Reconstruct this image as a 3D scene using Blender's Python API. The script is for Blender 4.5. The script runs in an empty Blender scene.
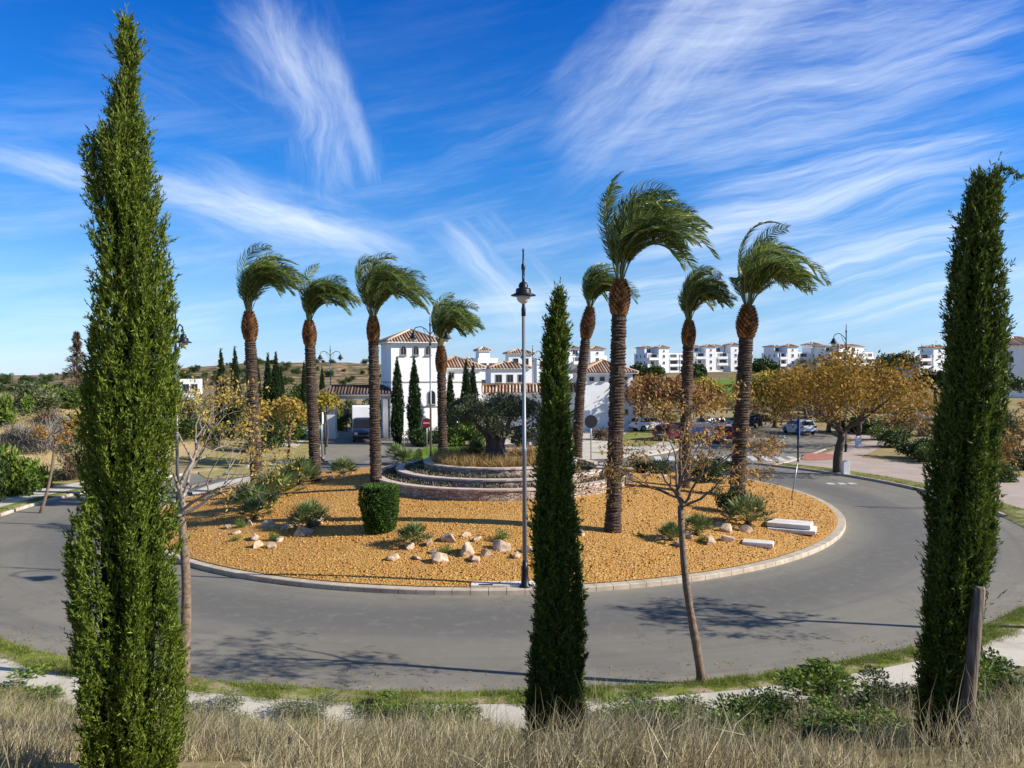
import bpy, bmesh, math, random
import numpy as np
from mathutils import Vector, Matrix, noise as mnoise
R = math.radians
scene = bpy.context.scene
col = scene.collection
rng = np.random.default_rng(7)
random.seed(7)

# ------------------------------------------------------------------ camera and pixel -> place helpers
F, PITCH, ROLL, CAMZ = 770.0, 0.0164, -0.00564, 6.5
CX, CY, RI, RO = -0.85, 38.25, 16.0, 22.75          # roundabout centre, island radius, outer road radius

def ray(px, py):
    u, v = (px-512)/F, (384-py)/F
    c, s = math.cos(ROLL), math.sin(ROLL)
    u, v = c*u-s*v, s*u+c*v
    return (u, math.cos(PITCH)+v*math.sin(PITCH), -math.sin(PITCH)+v*math.cos(PITCH))

def at(px, py, y):
    d = ray(px, py); t = y/d[1]
    return Vector((d[0]*t, y, CAMZ+d[2]*t))

def ss(t):
    t = max(0.0, min(1.0, t)); return t*t*(3-2*t)

def seg_dist(x, y, pts):
    best = 1e9
    for (ax, ay), (bx, by) in zip(pts, pts[1:]):
        dx, dy = bx-ax, by-ay
        t = max(0, min(1, ((x-ax)*dx+(y-ay)*dy)/(dx*dx+dy*dy)))
        best = min(best, math.hypot(x-ax-dx*t, y-ay-dy*t))
    return best

def smooth_path(pts, n=8):
    out = []
    P = [pts[0]]+list(pts)+[pts[-1]]
    for i in range(1, len(P)-2):
        a, b, c, d = (np.array(P[i+k], float) for k in (-1, 0, 1, 2))
        for k in range(n):
            t = k/n
            out.append(tuple(.5*((2*b)+(c-a)*t+(2*a-5*b+4*c-d)*t*t+(3*b-a-3*c+d)*t**3)))
    out.append(tuple(pts[-1]))
    return out

EXIT_RIGHT = smooth_path([(9, 50), (15.5, 57), (20.5, 64), (25.0, 71), (27.0, 79), (22, 86), (8, 90), (-20, 93)])
EXIT_GATE = smooth_path([(-8, 54), (-10.5, 60), (-13, 70), (-14.3, 80), (-15.5, 100), (-22, 150)])
FORECOURT = [(-18.5, 71.5), (-15, 71.2), (-11, 71), (-6.5, 71)]
ROADS = [(EXIT_RIGHT, 4.9), (EXIT_GATE, 4.2), (FORECOURT, 4.2)]

def road_gap(x, y):
    if y < 45 or y > 160 or x < -40 or x > 45: return 99
    return min(seg_dist(x, y, p)-w for p, w in ROADS)

def mound(r):
    t = max(0, min(1, (RI-r)/(RI-5.5)))
    return .14+.98*(1-(1-t)**1.25)

def hz(x, y, ground=False):
    r = math.hypot(x-CX, y-CY)
    if r < RI and not ground: return mound(r)
    e = r-RO
    if e < 0: return -.05 if ground else 0
    g = min(e, road_gap(x, y))
    z = -.05+.17*ss(g/.45) if ground else (.12*ss(g/.45))
    # embankment on the near side, up to the viewer
    k = max(0.0, e-2.0)
    lin = .43*k*ss(k/1.2)
    em = lin if lin < 4.2 else 4.2+.75*(1-math.exp(-(lin-4.2)/.75))
    z += em*ss((36-y)/12)
    # dry knoll on the left
    d = math.hypot((x+44)/17, (y-60)/17)
    z += 4.6*ss(1.35-d)*ss((e-4)/9)
    if y > 90:
        z += 5.6*ss((y-110)/200)*ss((x+60)/70)
        az = x/y
        ridge = 4+11*math.exp(-((az+.27)/.22)**2)+3*mnoise.noise((x*.012, y*.012, 0))+1.2*mnoise.noise((x*.05, y*.05, 3))
        z += ridge*math.exp(-((y-640)/210)**2)*ss((.12-az)/.2)
        z += .5*mnoise.noise((x*.03, y*.03, 9))*ss((y-120)/60)
        z += 2.5*ss((az-.5)/.12)*ss((y-90)/30)
    return z

def T(px, py):
    d = ray(px, py)
    t = 4.0
    while t < 3000:
        x, y, z = d[0]*t, d[1]*t, CAMZ+d[2]*t
        if z <= hz(x, y): return Vector((x, y, hz(x, y)))
        t += .05 if t < 70 else .3
    return Vector((x, y, 0))

# ------------------------------------------------------------------ object helpers
def tag(o, label=None, cat=None, group=None, kind=None):
    if label: o['label'] = label
    if cat: o['category'] = cat
    if group: o['group'] = group
    if kind: o['kind'] = kind
    return o

def link(name, me, parent=None):
    o = bpy.data.objects.new(name, me); col.objects.link(o)
    if parent: o.parent = parent
    return o

def thing(name, label, cat, loc=(0, 0, 0), rz=0, group=None, scale=1):
    o = link(name, None)
    o.location = loc; o.rotation_euler = (0, 0, rz)
    o.scale = (scale,)*3 if not hasattr(scale, '__len__') else scale
    o.empty_display_size = .3
    return tag(o, label, cat, group)

def copy_tree(o, loc, rz=0, scale=1, label=None, group=None, parent=None):
    c = o.copy(); col.objects.link(c)
    if parent is not None:
        c.parent = parent
    else:
        c.location = loc; c.rotation_euler = (0, 0, rz)
        c.scale = (scale,)*3 if not hasattr(scale, '__len__') else scale
        if label: c['label'] = label
        if group: c['group'] = group
    for ch in list(o.children): copy_tree(ch, None, parent=c)
    return c

class MB:
    def __init__(s): s.v = []; s.f = []; s.m = []; s.sm = []
    def add(s, vs, fs, m=0, smooth=False):
        b = len(s.v); s.v += [tuple(v) for v in vs]
        for f in fs: s.f.append(tuple(b+i for i in f)); s.m.append(m); s.sm.append(smooth)
    def box(s, c, d, m=0, rz=0, taper=1.0):
        x, y, z = d[0]/2, d[1]/2, d[2]/2
        vs = []
        for sz in (-1, 1):
            k = taper if sz > 0 else 1
            for sx, sy in ((-1, -1), (1, -1), (1, 1), (-1, 1)):
                a, b = sx*x*k, sy*y*k
                vs.append((c[0]+a*math.cos(rz)-b*math.sin(rz), c[1]+a*math.sin(rz)+b*math.cos(rz), c[2]+sz*z))
        s.add(vs, [(3, 2, 1, 0), (4, 5, 6, 7), (0, 1, 5, 4), (1, 2, 6, 5), (2, 3, 7, 6), (3, 0, 4, 7)], m)
    def tube(s, pts, rad, n=8, m=0, smooth=True, cap=True):
        pts = [Vector(p) for p in pts]
        if not hasattr(rad, '__len__'): rad = [rad]*len(pts)
        vs = []; up = None
        for i, p in enumerate(pts):
            t = (pts[min(i+1, len(pts)-1)]-pts[max(i-1, 0)])
            t = t.normalized() if t.length > 1e-9 else Vector((0, 0, 1))
            if up is None:
                up = t.orthogonal().normalized()
            else:
                up = up-t*up.dot(t)
                up = up.normalized() if up.length > 1e-6 else t.orthogonal().normalized()
            w = t.cross(up)
            for k in range(n):
                a = 2*math.pi*k/n
                vs.append(p+(up*math.cos(a)+w*math.sin(a))*rad[i])
        fs = []
        for i in range(len(pts)-1):
            for k in range(n):
                fs.append((i*n+k, i*n+(k+1) % n, (i+1)*n+(k+1) % n, (i+1)*n+k))
        s.add(vs, fs, m, smooth)
        if cap:
            b = len(s.v)-len(vs)
            s.f.append(tuple(b+k for k in range(n))[::-1]); s.m.append(m); s.sm.append(False)
            s.f.append(tuple(b+(len(pts)-1)*n+k for k in range(n))); s.m.append(m); s.sm.append(False)
    def lathe(s, prof, n=20, c=(0, 0, 0), m=0, smooth=True):
        vs = []; fs = []
        for r, z in prof:
            for k in range(n):
                a = 2*math.pi*k/n
                vs.append((c[0]+r*math.cos(a), c[1]+r*math.sin(a), c[2]+z))
        for i in range(len(prof)-1):
            for k in range(n):
                fs.append((i*n+k, i*n+(k+1) % n, (i+1)*n+(k+1) % n, (i+1)*n+k))
        s.add(vs, fs, m, smooth)
        b = len(s.v)-len(vs)
        for i, rev in ((0, True), (len(prof)-1, False)):
            if prof[i][0] > 1e-4:
                f = tuple(b+i*n+k for k in range(n))
                s.f.append(f[::-1] if rev else f); s.m.append(m); s.sm.append(False)
    def prism(s, poly, y0, y1, m=0):   # polygon in xz, extruded along y
        n = len(poly)
        vs = [(x, y0, z) for x, z in poly]+[(x, y1, z) for x, z in poly]
        fs = [tuple(range(n)), tuple(range(2*n-1, n-1, -1))]+[(i, i+n, (i+1) % n+n, (i+1) % n) for i in range(n)]
        s.add(vs, fs, m)
    def build(s, name, mats, parent=None, bevel=0, fix=True):
        me = bpy.data.meshes.new(name); me.from_pydata(s.v, [], s.f)
        for m in (mats if isinstance(mats, (list, tuple)) else [mats]): me.materials.append(m)
        me.polygons.foreach_set('material_index', s.m)
        me.polygons.foreach_set('use_smooth', s.sm)
        if fix:
            bm = bmesh.new(); bm.from_mesh(me)
            bmesh.ops.recalc_face_normals(bm, faces=bm.faces)
            if bevel: bmesh.ops.bevel(bm, geom=bm.edges[:], offset=bevel, segments=2, affect='EDGES', clamp_overlap=True)
            bm.to_mesh(me); bm.free()
        me.update()
        return link(name, me, parent)

def strips(name, S, mats, parent=None, midx=None, extra=None):
    """S: (N, k, 2, 3) ribbons; one mesh. extra: an MB whose mesh is joined in front."""
    S = np.asarray(S, np.float32); N, k = S.shape[:2]
    me = bpy.data.meshes.new(name)
    V = S.reshape(-1, 3)
    base = (np.arange(N)*k*2)[:, None, None]
    q = np.arange(k-1)[None, :, None]*2+np.array([0, 1, 3, 2])[None, None, :]
    L = (base+q).reshape(-1)
    nf = N*(k-1)
    ev, ef, em = [], [], []
    if extra:
        ev, ef, em = extra.v, extra.f, extra.m
        V = np.concatenate([V, np.array(ev, np.float32).reshape(-1, 3)])
        off = N*k*2
        L = np.concatenate([L, np.array([i+off for f in ef for i in f], np.int64)])
    starts = np.concatenate([np.arange(nf)*4, nf*4+np.cumsum([0]+[len(f) for f in ef])[:-1]]) if ef else np.arange(nf)*4
    me.vertices.add(len(V)); me.vertices.foreach_set('co', V.ravel())
    me.loops.add(len(L)); me.loops.foreach_set('vertex_index', L.astype(np.int32))
    me.polygons.add(nf+len(ef)); me.polygons.foreach_set('loop_start', starts.astype(np.int32))
    for m in (mats if isinstance(mats, (list, tuple)) else [mats]): me.materials.append(m)
    mi = np.repeat(midx if midx is not None else np.zeros(N, np.int32), k-1)
    mi = np.concatenate([mi, np.array(em, np.int32)]) if ef else mi
    me.polygons.foreach_set('material_index', mi.astype(np.int32))
    me.update(calc_edges=True); me.validate()
    return link(name, me, parent)

def unit(a):
    return a/np.maximum(np.linalg.norm(a, axis=-1, keepdims=True), 1e-9)

def blades(P, D, L, W, side=None, belly=.45):
    """diamond-ish leaves as (N,3,2,3) ribbons"""
    P = np.asarray(P, float); D = unit(np.asarray(D, float)); N = len(P)
    if side is None: side = rng.normal(size=(N, 3))
    S = unit(np.cross(D, side))
    L = np.broadcast_to(L, N)[:, None]; W = np.broadcast_to(W, N)[:, None]
    out = np.empty((N, 3, 2, 3))
    for i, (t, w) in enumerate(((0, .25), (belly, 1), (1, .12))):
        c = P+D*L*t
        out[:, i, 0] = c-S*W*w*.5; out[:, i, 1] = c+S*W*w*.5
    return out

# ------------------------------------------------------------------ materials
class NT:
    def __init__(s, tree): s.t = tree; s.n = tree.nodes; s.l = tree.links
    def new(s, typ, **kw):
        n = s.n.new(typ)
        for k, v in kw.items(): setattr(n, k, v)
        return n
    def put(s, sock, v):
        if hasattr(v, 'is_output'): s.l.new(v, sock)
        elif v is not None: sock.default_value = v
    def m(s, op, a, b=None, c=None, clamp=False):
        n = s.new('ShaderNodeMath', operation=op, use_clamp=clamp)
        for i, v in enumerate((a, b, c)):
            if v is not None: s.put(n.inputs[i], v)
        return n.outputs[0]
    def mix(s, f, a, b, blend='MIX'):
        n = s.new('ShaderNodeMix', data_type='RGBA', blend_type=blend)
        s.put(n.inputs[0], f); s.put(n.inputs[6], c4(a)); s.put(n.inputs[7], c4(b))
        return n.outputs[2]
    def noise(s, vec, scale, detail=4, rough=.55, dist=0.0):
        n = s.new('ShaderNodeTexNoise')
        s.put(n.inputs['Vector'], vec); n.inputs['Scale'].default_value = scale
        n.inputs['Detail'].default_value = detail; n.inputs['Roughness'].default_value = rough
        n.inputs['Distortion'].default_value = dist
        return n.outputs[0]
    def vor(s, vec, scale, feature='F1', out=0, rand=1):
        n = s.new('ShaderNodeTexVoronoi', feature=feature)
        s.put(n.inputs['Vector'], vec); n.inputs['Scale'].default_value = scale
        n.inputs['Randomness'].default_value = rand
        return n.outputs[out]
    def ramp(s, f, stops, interp='LINEAR'):
        n = s.new('ShaderNodeValToRGB'); s.put(n.inputs[0], f)
        cr = n.color_ramp; cr.interpolation = interp
        while len(cr.elements) < len(stops): cr.elements.new(.5)
        for e, (p, c) in zip(cr.elements, stops):
            e.position = p; e.color = c4(c)
        return n.outputs[0]
    def step(s, v, a, b):
        n = s.new('ShaderNodeMapRange', interpolation_type='SMOOTHSTEP')
        s.put(n.inputs[0], v); s.put(n.inputs[1], a); s.put(n.inputs[2], b)
        return n.outputs[0]
    def scalevec(s, vec, k):
        n = s.new('ShaderNodeVectorMath', operation='MULTIPLY'); s.put(n.inputs[0], vec); n.inputs[1].default_value = k
        return n.outputs[0]

def c4(c):
    if hasattr(c, 'is_output'): return c
    if isinstance(c, (int, float)): return (c, c, c, 1)
    return (c[0], c[1], c[2], 1) if len(c) == 3 else c

def new_mat(name):
    m = bpy.data.materials.new(name); m.use_nodes = True
    nt = NT(m.node_tree); b = m.node_tree.nodes['Principled BSDF']
    return m, nt, b

def coords(nt, kind='Object'):
    return nt.new('ShaderNodeTexCoord').outputs[kind]

def world_pos(nt):
    return nt.new('ShaderNodeNewGeometry').outputs['Position']

def bump(nt, b, h, strength=.5, dist=.02):
    n = nt.new('ShaderNodeBump'); n.inputs['Strength'].default_value = strength
    n.inputs['Distance'].default_value = dist
    nt.l.new(h, n.inputs['Height']); nt.l.new(n.outputs[0], b.inputs['Normal'])

def plain(name, c, rough=.6, c2=None, scale=3.0, metal=0, bumpk=0, bscale=30, spec=.4, detail=5):
    m, nt, b = new_mat(name)
    v = coords(nt)
    if c2 is not None:
        f = nt.step(nt.noise(v, scale, detail), .35, .65)
        nt.l.new(nt.mix(f, c, c2), b.inputs['Base Color'])
    else:
        f = nt.noise(v, scale, 3)
        nt.l.new(nt.mix(f, tuple(x*.88 for x in c), tuple(min(1, x*1.08) for x in c)), b.inputs['Base Color'])
    b.inputs['Roughness'].default_value = rough; b.inputs['Metallic'].default_value = metal
    b.inputs['Specular IOR Level'].default_value = spec
    if bumpk: bump(nt, b, nt.noise(v, bscale, 5), bumpk, .02)
    return m

def leafy(name, cols, trans=.25, rough=.55, spec=.3, patch=None):
    """each leaf its own shade of the given colours"""
    m, nt, b = new_mat(name)
    g = nt.new('ShaderNodeNewGeometry')
    r = g.outputs['Random Per Island']
    stops = [(i/max(1, len(cols)-1), c) for i, c in enumerate(cols)]
    c = nt.ramp(r, stops)
    if patch:
        n = nt.noise(coords(nt), patch[0], 3)
        c = nt.mix(nt.step(n, .42, .62), c, nt.mix(.65, c, patch[1]))
    nt.l.new(c, b.inputs['Base Color'])
    b.inputs['Roughness'].default_value = rough
    b.inputs['Specular IOR Level'].default_value = spec
    if trans:
        t = nt.new('ShaderNodeBsdfTranslucent'); nt.l.new(c, t.inputs[0])
        x = nt.new('ShaderNodeMixShader'); x.inputs[0].default_value = trans
        nt.l.new(b.outputs[0], x.inputs[1]); nt.l.new(t.outputs[0], x.inputs[2])
        nt.l.new(x.outputs[0], nt.n['Material Output'].inputs[0])
    return m

M = {}
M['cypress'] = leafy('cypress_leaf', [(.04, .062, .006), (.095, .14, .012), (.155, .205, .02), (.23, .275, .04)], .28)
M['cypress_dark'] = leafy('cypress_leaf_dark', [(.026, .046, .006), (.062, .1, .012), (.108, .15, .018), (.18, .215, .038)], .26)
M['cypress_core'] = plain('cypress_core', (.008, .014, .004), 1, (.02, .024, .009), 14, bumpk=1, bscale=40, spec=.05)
M['cypress_far'] = leafy('cypress_leaf_far', [(.016, .036, .01), (.028, .055, .012), (.042, .075, .016)], .1)
M['bark'] = plain('grey_brown_bark', (.13, .085, .055), .9, (.22, .16, .11), 14, bumpk=.8, bscale=40)
M['bark_pale'] = plain('pale_grey_bark', (.24, .19, .15), .9, (.36, .3, .25), 9, bumpk=.6, bscale=40)
M['bark_dark'] = plain('dark_bark', (.06, .042, .03), .9, (.12, .085, .06), 14, bumpk=.8, bscale=40)
M['palm_trunk'] = plain('palm_trunk', (.032, .02, .013), .95, (.085, .054, .034), 7, bumpk=1, bscale=26)
M['palm_scar'] = plain('palm_leaf_scar', (.23, .18, .13), .9, (.1, .07, .05), 9)
M['palm_boot'] = leafy('palm_boot', [(.08, .032, .012), (.19, .085, .03), (.31, .16, .065)], 0, .9)
M['palm_leaf'] = leafy('palm_leaf', [(.05, .085, .014), (.1, .15, .022), (.165, .22, .04), (.28, .33, .11)], .38, .42, .5)
M['palm_rachis'] = plain('palm_rachis', (.2, .21, .07), .6)
M['fan'] = leafy('fan_palm_leaf', [(.05, .085, .02), (.09, .14, .035), (.16, .2, .06), (.26, .28, .13)], .2, .5)
M['hedge'] = leafy('hedge_leaf', [(.025, .065, .008), (.06, .125, .014), (.11, .2, .03)], .2)
M['shrub'] = leafy('shrub_leaf', [(.045, .075, .012), (.085, .125, .02), (.14, .18, .04)], .22)
M['shrub_bright'] = leafy('bright_shrub_leaf', [(.06, .11, .012), (.12, .18, .02), (.2, .25, .04)], .25)
M['shrub_grey'] = leafy('grey_green_shrub', [(.08, .095, .035), (.13, .145, .06), (.19, .2, .09)], .15)
M['shrub_dark'] = leafy('dark_shrub_leaf', [(.018, .036, .008), (.036, .064, .012), (.07, .1, .02)], .15)
M['shrub_brown'] = leafy('brown_shrub', [(.09, .06, .035), (.15, .1, .06), (.2, .15, .09)], .1, .8)
M['shrub_pink'] = leafy('purple_brown_shrub', [(.11, .075, .06), (.17, .12, .1), (.14, .14, .07)], .1, .8)
M['twig_grey'] = leafy('grey_twigs', [(.14, .12, .1), (.22, .2, .17), (.28, .25, .2)], .05, .9)
M['dead_leaf'] = leafy('dead_leaf', [(.2, .1, .03), (.38, .2, .05), (.5, .3, .07), (.3, .17, .07)], .25, .8)
M['dead_leaf_yellow'] = leafy('dead_leaf_yellow', [(.26, .16, .03), (.45, .3, .05), (.55, .4, .08), (.3, .18, .06)], .3, .8)
M['gold'] = leafy('golden_leaf', [(.13, .075, .014), (.28, .15, .02), (.4, .23, .035), (.24, .18, .03)], .3, .7)
M['gold_green'] = leafy('gold_green_leaf', [(.16, .13, .015), (.3, .23, .025), (.36, .3, .04), (.4, .25, .03)], .3, .7)
M['rust'] = leafy('rust_leaf', [(.17, .08, .03), (.28, .14, .05), (.36, .2, .08)], .25, .8)
M['olive'] = leafy('olive_leaf', [(.034, .046, .015), (.06, .078, .026), (.095, .112, .045), (.15, .16, .08)], .1, .55)
M['straw'] = leafy('dry_straw', [(.15, .115, .06), (.36, .29, .155), (.53, .45, .27), (.7, .63, .43)], .32, .8, patch=(.7, (.19, .155, .08)))
M['straw_gold'] = leafy('golden_straw', [(.22, .13, .04), (.4, .26, .09), (.5, .36, .15)], .3, .8)
M['grass'] = leafy('green_grass', [(.07, .11, .012), (.13, .185, .02), (.2, .25, .035), (.3, .28, .09)], .3, .7)
M['cushion'] = leafy('cushion_leaf', [(.06, .11, .015), (.1, .17, .025), (.15, .22, .05)], .15)
M['cactus_red'] = leafy('dark_red_cushion', [(.05, .025, .02), (.09, .045, .03), (.07, .06, .03)], .1)
M['ground_cover'] = leafy('ground_cover', [(.07, .09, .03), (.12, .13, .05), (.2, .15, .1), (.15, .1, .08)], .15)

M['concrete'] = plain('kerb_concrete', (.4, .325, .245), .85, (.52, .44, .34), 2.2, bumpk=.3, bscale=40)
M['slab'] = plain('pale_stone_slab', (.58, .53, .45), .85, (.7, .66, .6), 2.5, bumpk=.3, bscale=30)
M['rock'] = plain('pinkish_rock', (.34, .235, .15), .9, (.56, .44, .32), 3.5, bumpk=.9, bscale=9)
M['white_wall'] = plain('white_render', (.78, .77, .75), .85, (.84, .83, .81), .7, bumpk=.08, bscale=60)
M['roof_base'] = plain('roof_mortar', (.1, .055, .035), .9)
M['tile_a'] = leafy('terracotta_tile', [(.34, .18, .11), (.48, .31, .2), (.6, .47, .35), (.4, .24, .15)], 0, .85)
M['tile_dark'] = leafy('dark_brown_tile', [(.07, .045, .035), (.13, .09, .07), (.18, .13, .1)], 0, .9)  # darker tile colours for the gate canopy roof
M['glass'] = plain('dark_glass', (.018, .022, .028), .2, spec=.4)
M['frame_grey'] = plain('window_frame', (.3, .27, .23), .6)
M['shade_recess'] = plain('recess_shade_grey', (.1, .1, .11), .7)  # dark grey that paints the shade of a balcony recess into its door
M['metal_grey'] = plain('grey_lamp_paint', (.2, .215, .23), .45, metal=.3)
M['metal_dark'] = plain('dark_lamp_paint', (.012, .014, .018), .4, metal=.2)
M['metal_galv'] = plain('galvanised_post', (.33, .34, .35), .4, metal=.6)
M['lamp_glass'] = plain('lamp_bowl', (.62, .58, .5), .25)
M['sign_blue'] = plain('sign_blue', (.02, .07, .3), .4)
M['sign_red'] = plain('sign_red', (.5, .02, .02), .4)
M['sign_white'] = plain('sign_white', (.75, .75, .75), .4)
M['sign_back'] = plain('sign_back', (.02, .022, .025), .5)
M['white_paint'] = plain('road_paint', (.62, .62, .6), .7, (.42, .42, .41), 3)
def mat_wood():
    m, nt, b = new_mat('weathered_wood')
    p = nt.scalevec(coords(nt), (16, 16, 1.1))
    c = nt.ramp(nt.noise(p, 2.2, 6, .65), [(.3, (.05, .035, .026)), (.5, (.16, .12, .09)), (.7, (.3, .25, .2))])
    nt.l.new(c, b.inputs['Base Color']); b.inputs['Roughness'].default_value = .9
    bump(nt, b, nt.noise(p, 2.2, 6, .65), .9, .02)
    return m
M['wood'] = mat_wood()
M['tyre'] = plain('tyre_rubber', (.015, .015, .016), .85)
M['rim'] = plain('wheel_rim', (.45, .45, .46), .35, metal=.7)
M['light_red'] = plain('tail_light', (.4, .01, .01), .25)
M['light_white'] = plain('head_light', (.75, .75, .72), .15)
M['plate'] = plain('number_plate', (.7, .7, .68), .5)
M['dark_trim'] = plain('dark_trim', (.02, .02, .022), .6)
for k, c in (('white', (.75, .75, .76)), ('silver', (.42, .44, .46)), ('maroon', (.11, .012, .015)), ('red', (.5, .02, .015)),
             ('navy', (.025, .05, .15)), ('black', (.012, .013, .015))):
    m_ = plain('paint_'+k, c, .22, metal=.15 if k == 'silver' else 0, spec=.6); M['paint_'+k] = m_
    m_.node_tree.nodes['Principled BSDF'].inputs['Coat Weight'].default_value = .5

def mat_asphalt():
    m, nt, b = new_mat('asphalt')
    p = world_pos(nt)
    sx = nt.new('ShaderNodeSeparateXYZ'); nt.l.new(p, sx.inputs[0])
    dx = nt.m('SUBTRACT', sx.outputs[0], CX); dy = nt.m('SUBTRACT', sx.outputs[1], CY)
    r = nt.m('SQRT', nt.m('ADD', nt.m('MULTIPLY', dx, dx), nt.m('MULTIPLY', dy, dy)))
    a = nt.m('ARCTAN2', dy, dx)
    cb = nt.new('ShaderNodeCombineXYZ'); nt.l.new(nt.m('MULTIPLY', a, 1.2), cb.inputs[0]); nt.l.new(nt.m('MULTIPLY', r, 2.2), cb.inputs[1])
    streak = nt.noise(cb.outputs[0], 1.0, 5, .6)         # wear running round with the traffic
    big = nt.noise(p, .13, 4)
    fine = nt.noise(p, 34, 4, .75)
    c = nt.mix(nt.step(big, .3, .7), (.168, .151, .119), (.213, .193, .153))
    edge = nt.m('ADD', nt.step(r, RO-.9, RO-.1), nt.m('SUBTRACT', 1, nt.step(r, RI, RI+.5)), clamp=True)
    c = nt.mix(nt.m('MULTIPLY', nt.m('MULTIPLY', edge, nt.step(nt.noise(p, 1.7, 4), .35, .65)), .6), c, (.27, .235, .175))
    crk = nt.m('ABSOLUTE', nt.m('SUBTRACT', nt.noise(nt.scalevec(p, (1, 1, 0)), .16, 6, .62), .5))
    c = nt.mix(nt.m('MULTIPLY', nt.m('SUBTRACT', 1, nt.step(crk, .0008, .003)), .45), c, (.06, .056, .05))
    # darker worn band in the inner lane
    band = nt.m('MULTIPLY', nt.step(r, RI+.3, RI+1.8), nt.m('SUBTRACT', 1, nt.step(r, RI+2.6, RI+4.4)))
    c = nt.mix(nt.m('MULTIPLY', band, .75), c, (.1, .095, .088))
    c = nt.mix(nt.m('MULTIPLY', nt.step(streak, .46, .72), .6), c, (.118, .112, .1))
    mid = nt.noise(p, 2.6, 5, .65)
    c = nt.mix(nt.m('MULTIPLY', nt.step(mid, .5, .72), .4), c, (.235, .222, .195))
    c = nt.mix(nt.m('MULTIPLY', nt.step(nt.noise(p, .33, 3, .5), .56, .64), .3), c, (.11, .105, .096))
    c = nt.mix(nt.m('MULTIPLY', nt.step(fine, .45, .7), .35), c, (.26, .25, .225))
    nt.l.new(c, b.inputs['Base Color']); b.inputs['Roughness'].default_value = .85
    b.inputs['Specular IOR Level'].default_value = .3
    bump(nt, b, fine, .5, .01)
    return m
M['asphalt'] = mat_asphalt()

def mat_gravel(name, stones):
    m, nt, b = new_mat(name)
    p = world_pos(nt)
    if stones:
        r = nt.new('ShaderNodeNewGeometry').outputs['Random Per Island']
    else:
        v = nt.new('ShaderNodeTexVoronoi'); nt.l.new(p, v.inputs['Vector']); v.inputs['Scale'].default_value = 17
        sp = nt.new('ShaderNodeSeparateColor'); nt.l.new(v.outputs['Color'], sp.inputs[0]); r = sp.outputs[0]
    c = nt.ramp(r, [(0, (.28, .13, .024)), (.3, (.42, .2, .034)), (.7, (.51, .26, .047)), (.92, (.56, .32, .08)), (1, (.62, .43, .18))])
    big = nt.noise(p, .5, 5, .6)
    c = nt.mix(nt.m('MULTIPLY', nt.step(big, .45, .7), .4), c, (.4, .19, .05))
    nt.l.new(c, b.inputs['Base Color']); b.inputs['Roughness'].default_value = .85
    if not stones:
        bump(nt, b, v.outputs['Distance'], .8, .04)
    return m
M['gravel'] = mat_gravel('orange_gravel', False)
M['pebble'] = mat_gravel('orange_pebble', True)

def mat_ground():
    m, nt, b = new_mat('dry_ground')
    p = world_pos(nt)
    sx = nt.new('ShaderNodeSeparateXYZ'); nt.l.new(p, sx.inputs[0])
    n1 = nt.noise(p, .09, 6, .6); n2 = nt.noise(p, .6, 5, .65); n3 = nt.noise(p, 9, 4, .7)
    c = nt.mix(nt.step(n1, .38, .62), (.36, .27, .14), (.27, .21, .09))
    c = nt.mix(nt.m('MULTIPLY', nt.step(n2, .48, .66), .75), c, (.13, .13, .04))
    c = nt.mix(nt.m('MULTIPLY', nt.step(n3, .5, .7), .5), c, (.42, .33, .2))
    # far country: bare earth, scrub dots
    far = nt.step(sx.outputs[1], 170, 320)
    f1 = nt.noise(nt.scalevec(p, (1, .7, 2)), .022, 8, .7); f2 = nt.noise(p, .13, 5, .75)
    fc = nt.ramp(f1, [(.32, (.1, .1, .04)), (.42, (.26, .18, .09)), (.5, (.42, .27, .15)), (.56, (.2, .14, .07)), (.62, (.13, .12, .05)), (.72, (.38, .25, .14))])
    fc = nt.mix(nt.m('MULTIPLY', nt.step(f2, .45, .53), .85), fc, (.05, .058, .024))
    c = nt.mix(far, c, fc)
    nt.l.new(c, b.inputs['Base Color']); b.inputs['Roughness'].default_value = .95
    b.inputs['Specular IOR Level'].default_value = .1
    bump(nt, b, n3, .6, .04)
    return m
M['ground'] = mat_ground()

def mat_mixed(name, a, b2, c3, s1, s2, thr=.5):
    m, nt, b = new_mat(name)
    p = world_pos(nt)
    c = nt.mix(nt.step(nt.noise(p, s1, 5, .6), .38, .62), a, b2)
    c = nt.mix(nt.step(nt.noise(p, s2, 5, .7), thr, thr+.14), c, c3)
    nt.l.new(c, b.inputs['Base Color']); b.inputs['Roughness'].default_value = .92
    b.inputs['Specular IOR Level'].default_value = .15
    bump(nt, b, nt.noise(p, 30, 4, .7), .5, .02)
    return m
M['verge'] = mat_mixed('verge_turf', (.13, .16, .022), (.19, .21, .04), (.34, .27, .16), 1.3, 2.2, .47)
M['lawn'] = mat_mixed('golf_lawn', (.09, .17, .016), (.14, .22, .025), (.2, .22, .05), .3, 1.2, .62)
M['path'] = mat_mixed('pale_path', (.46, .41, .33), (.56, .51, .43), (.4, .33, .23), .8, 2.6, .6)
M['soil'] = mat_mixed('planter_soil', (.12, .09, .055), (.18, .13, .08), (.13, .13, .05), 1.5, 4, .5)
M['dry_turf'] = mat_mixed('dry_turf', (.3, .25, .1), (.36, .29, .13), (.2, .2, .05), .5, 1.6, .5)

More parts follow.
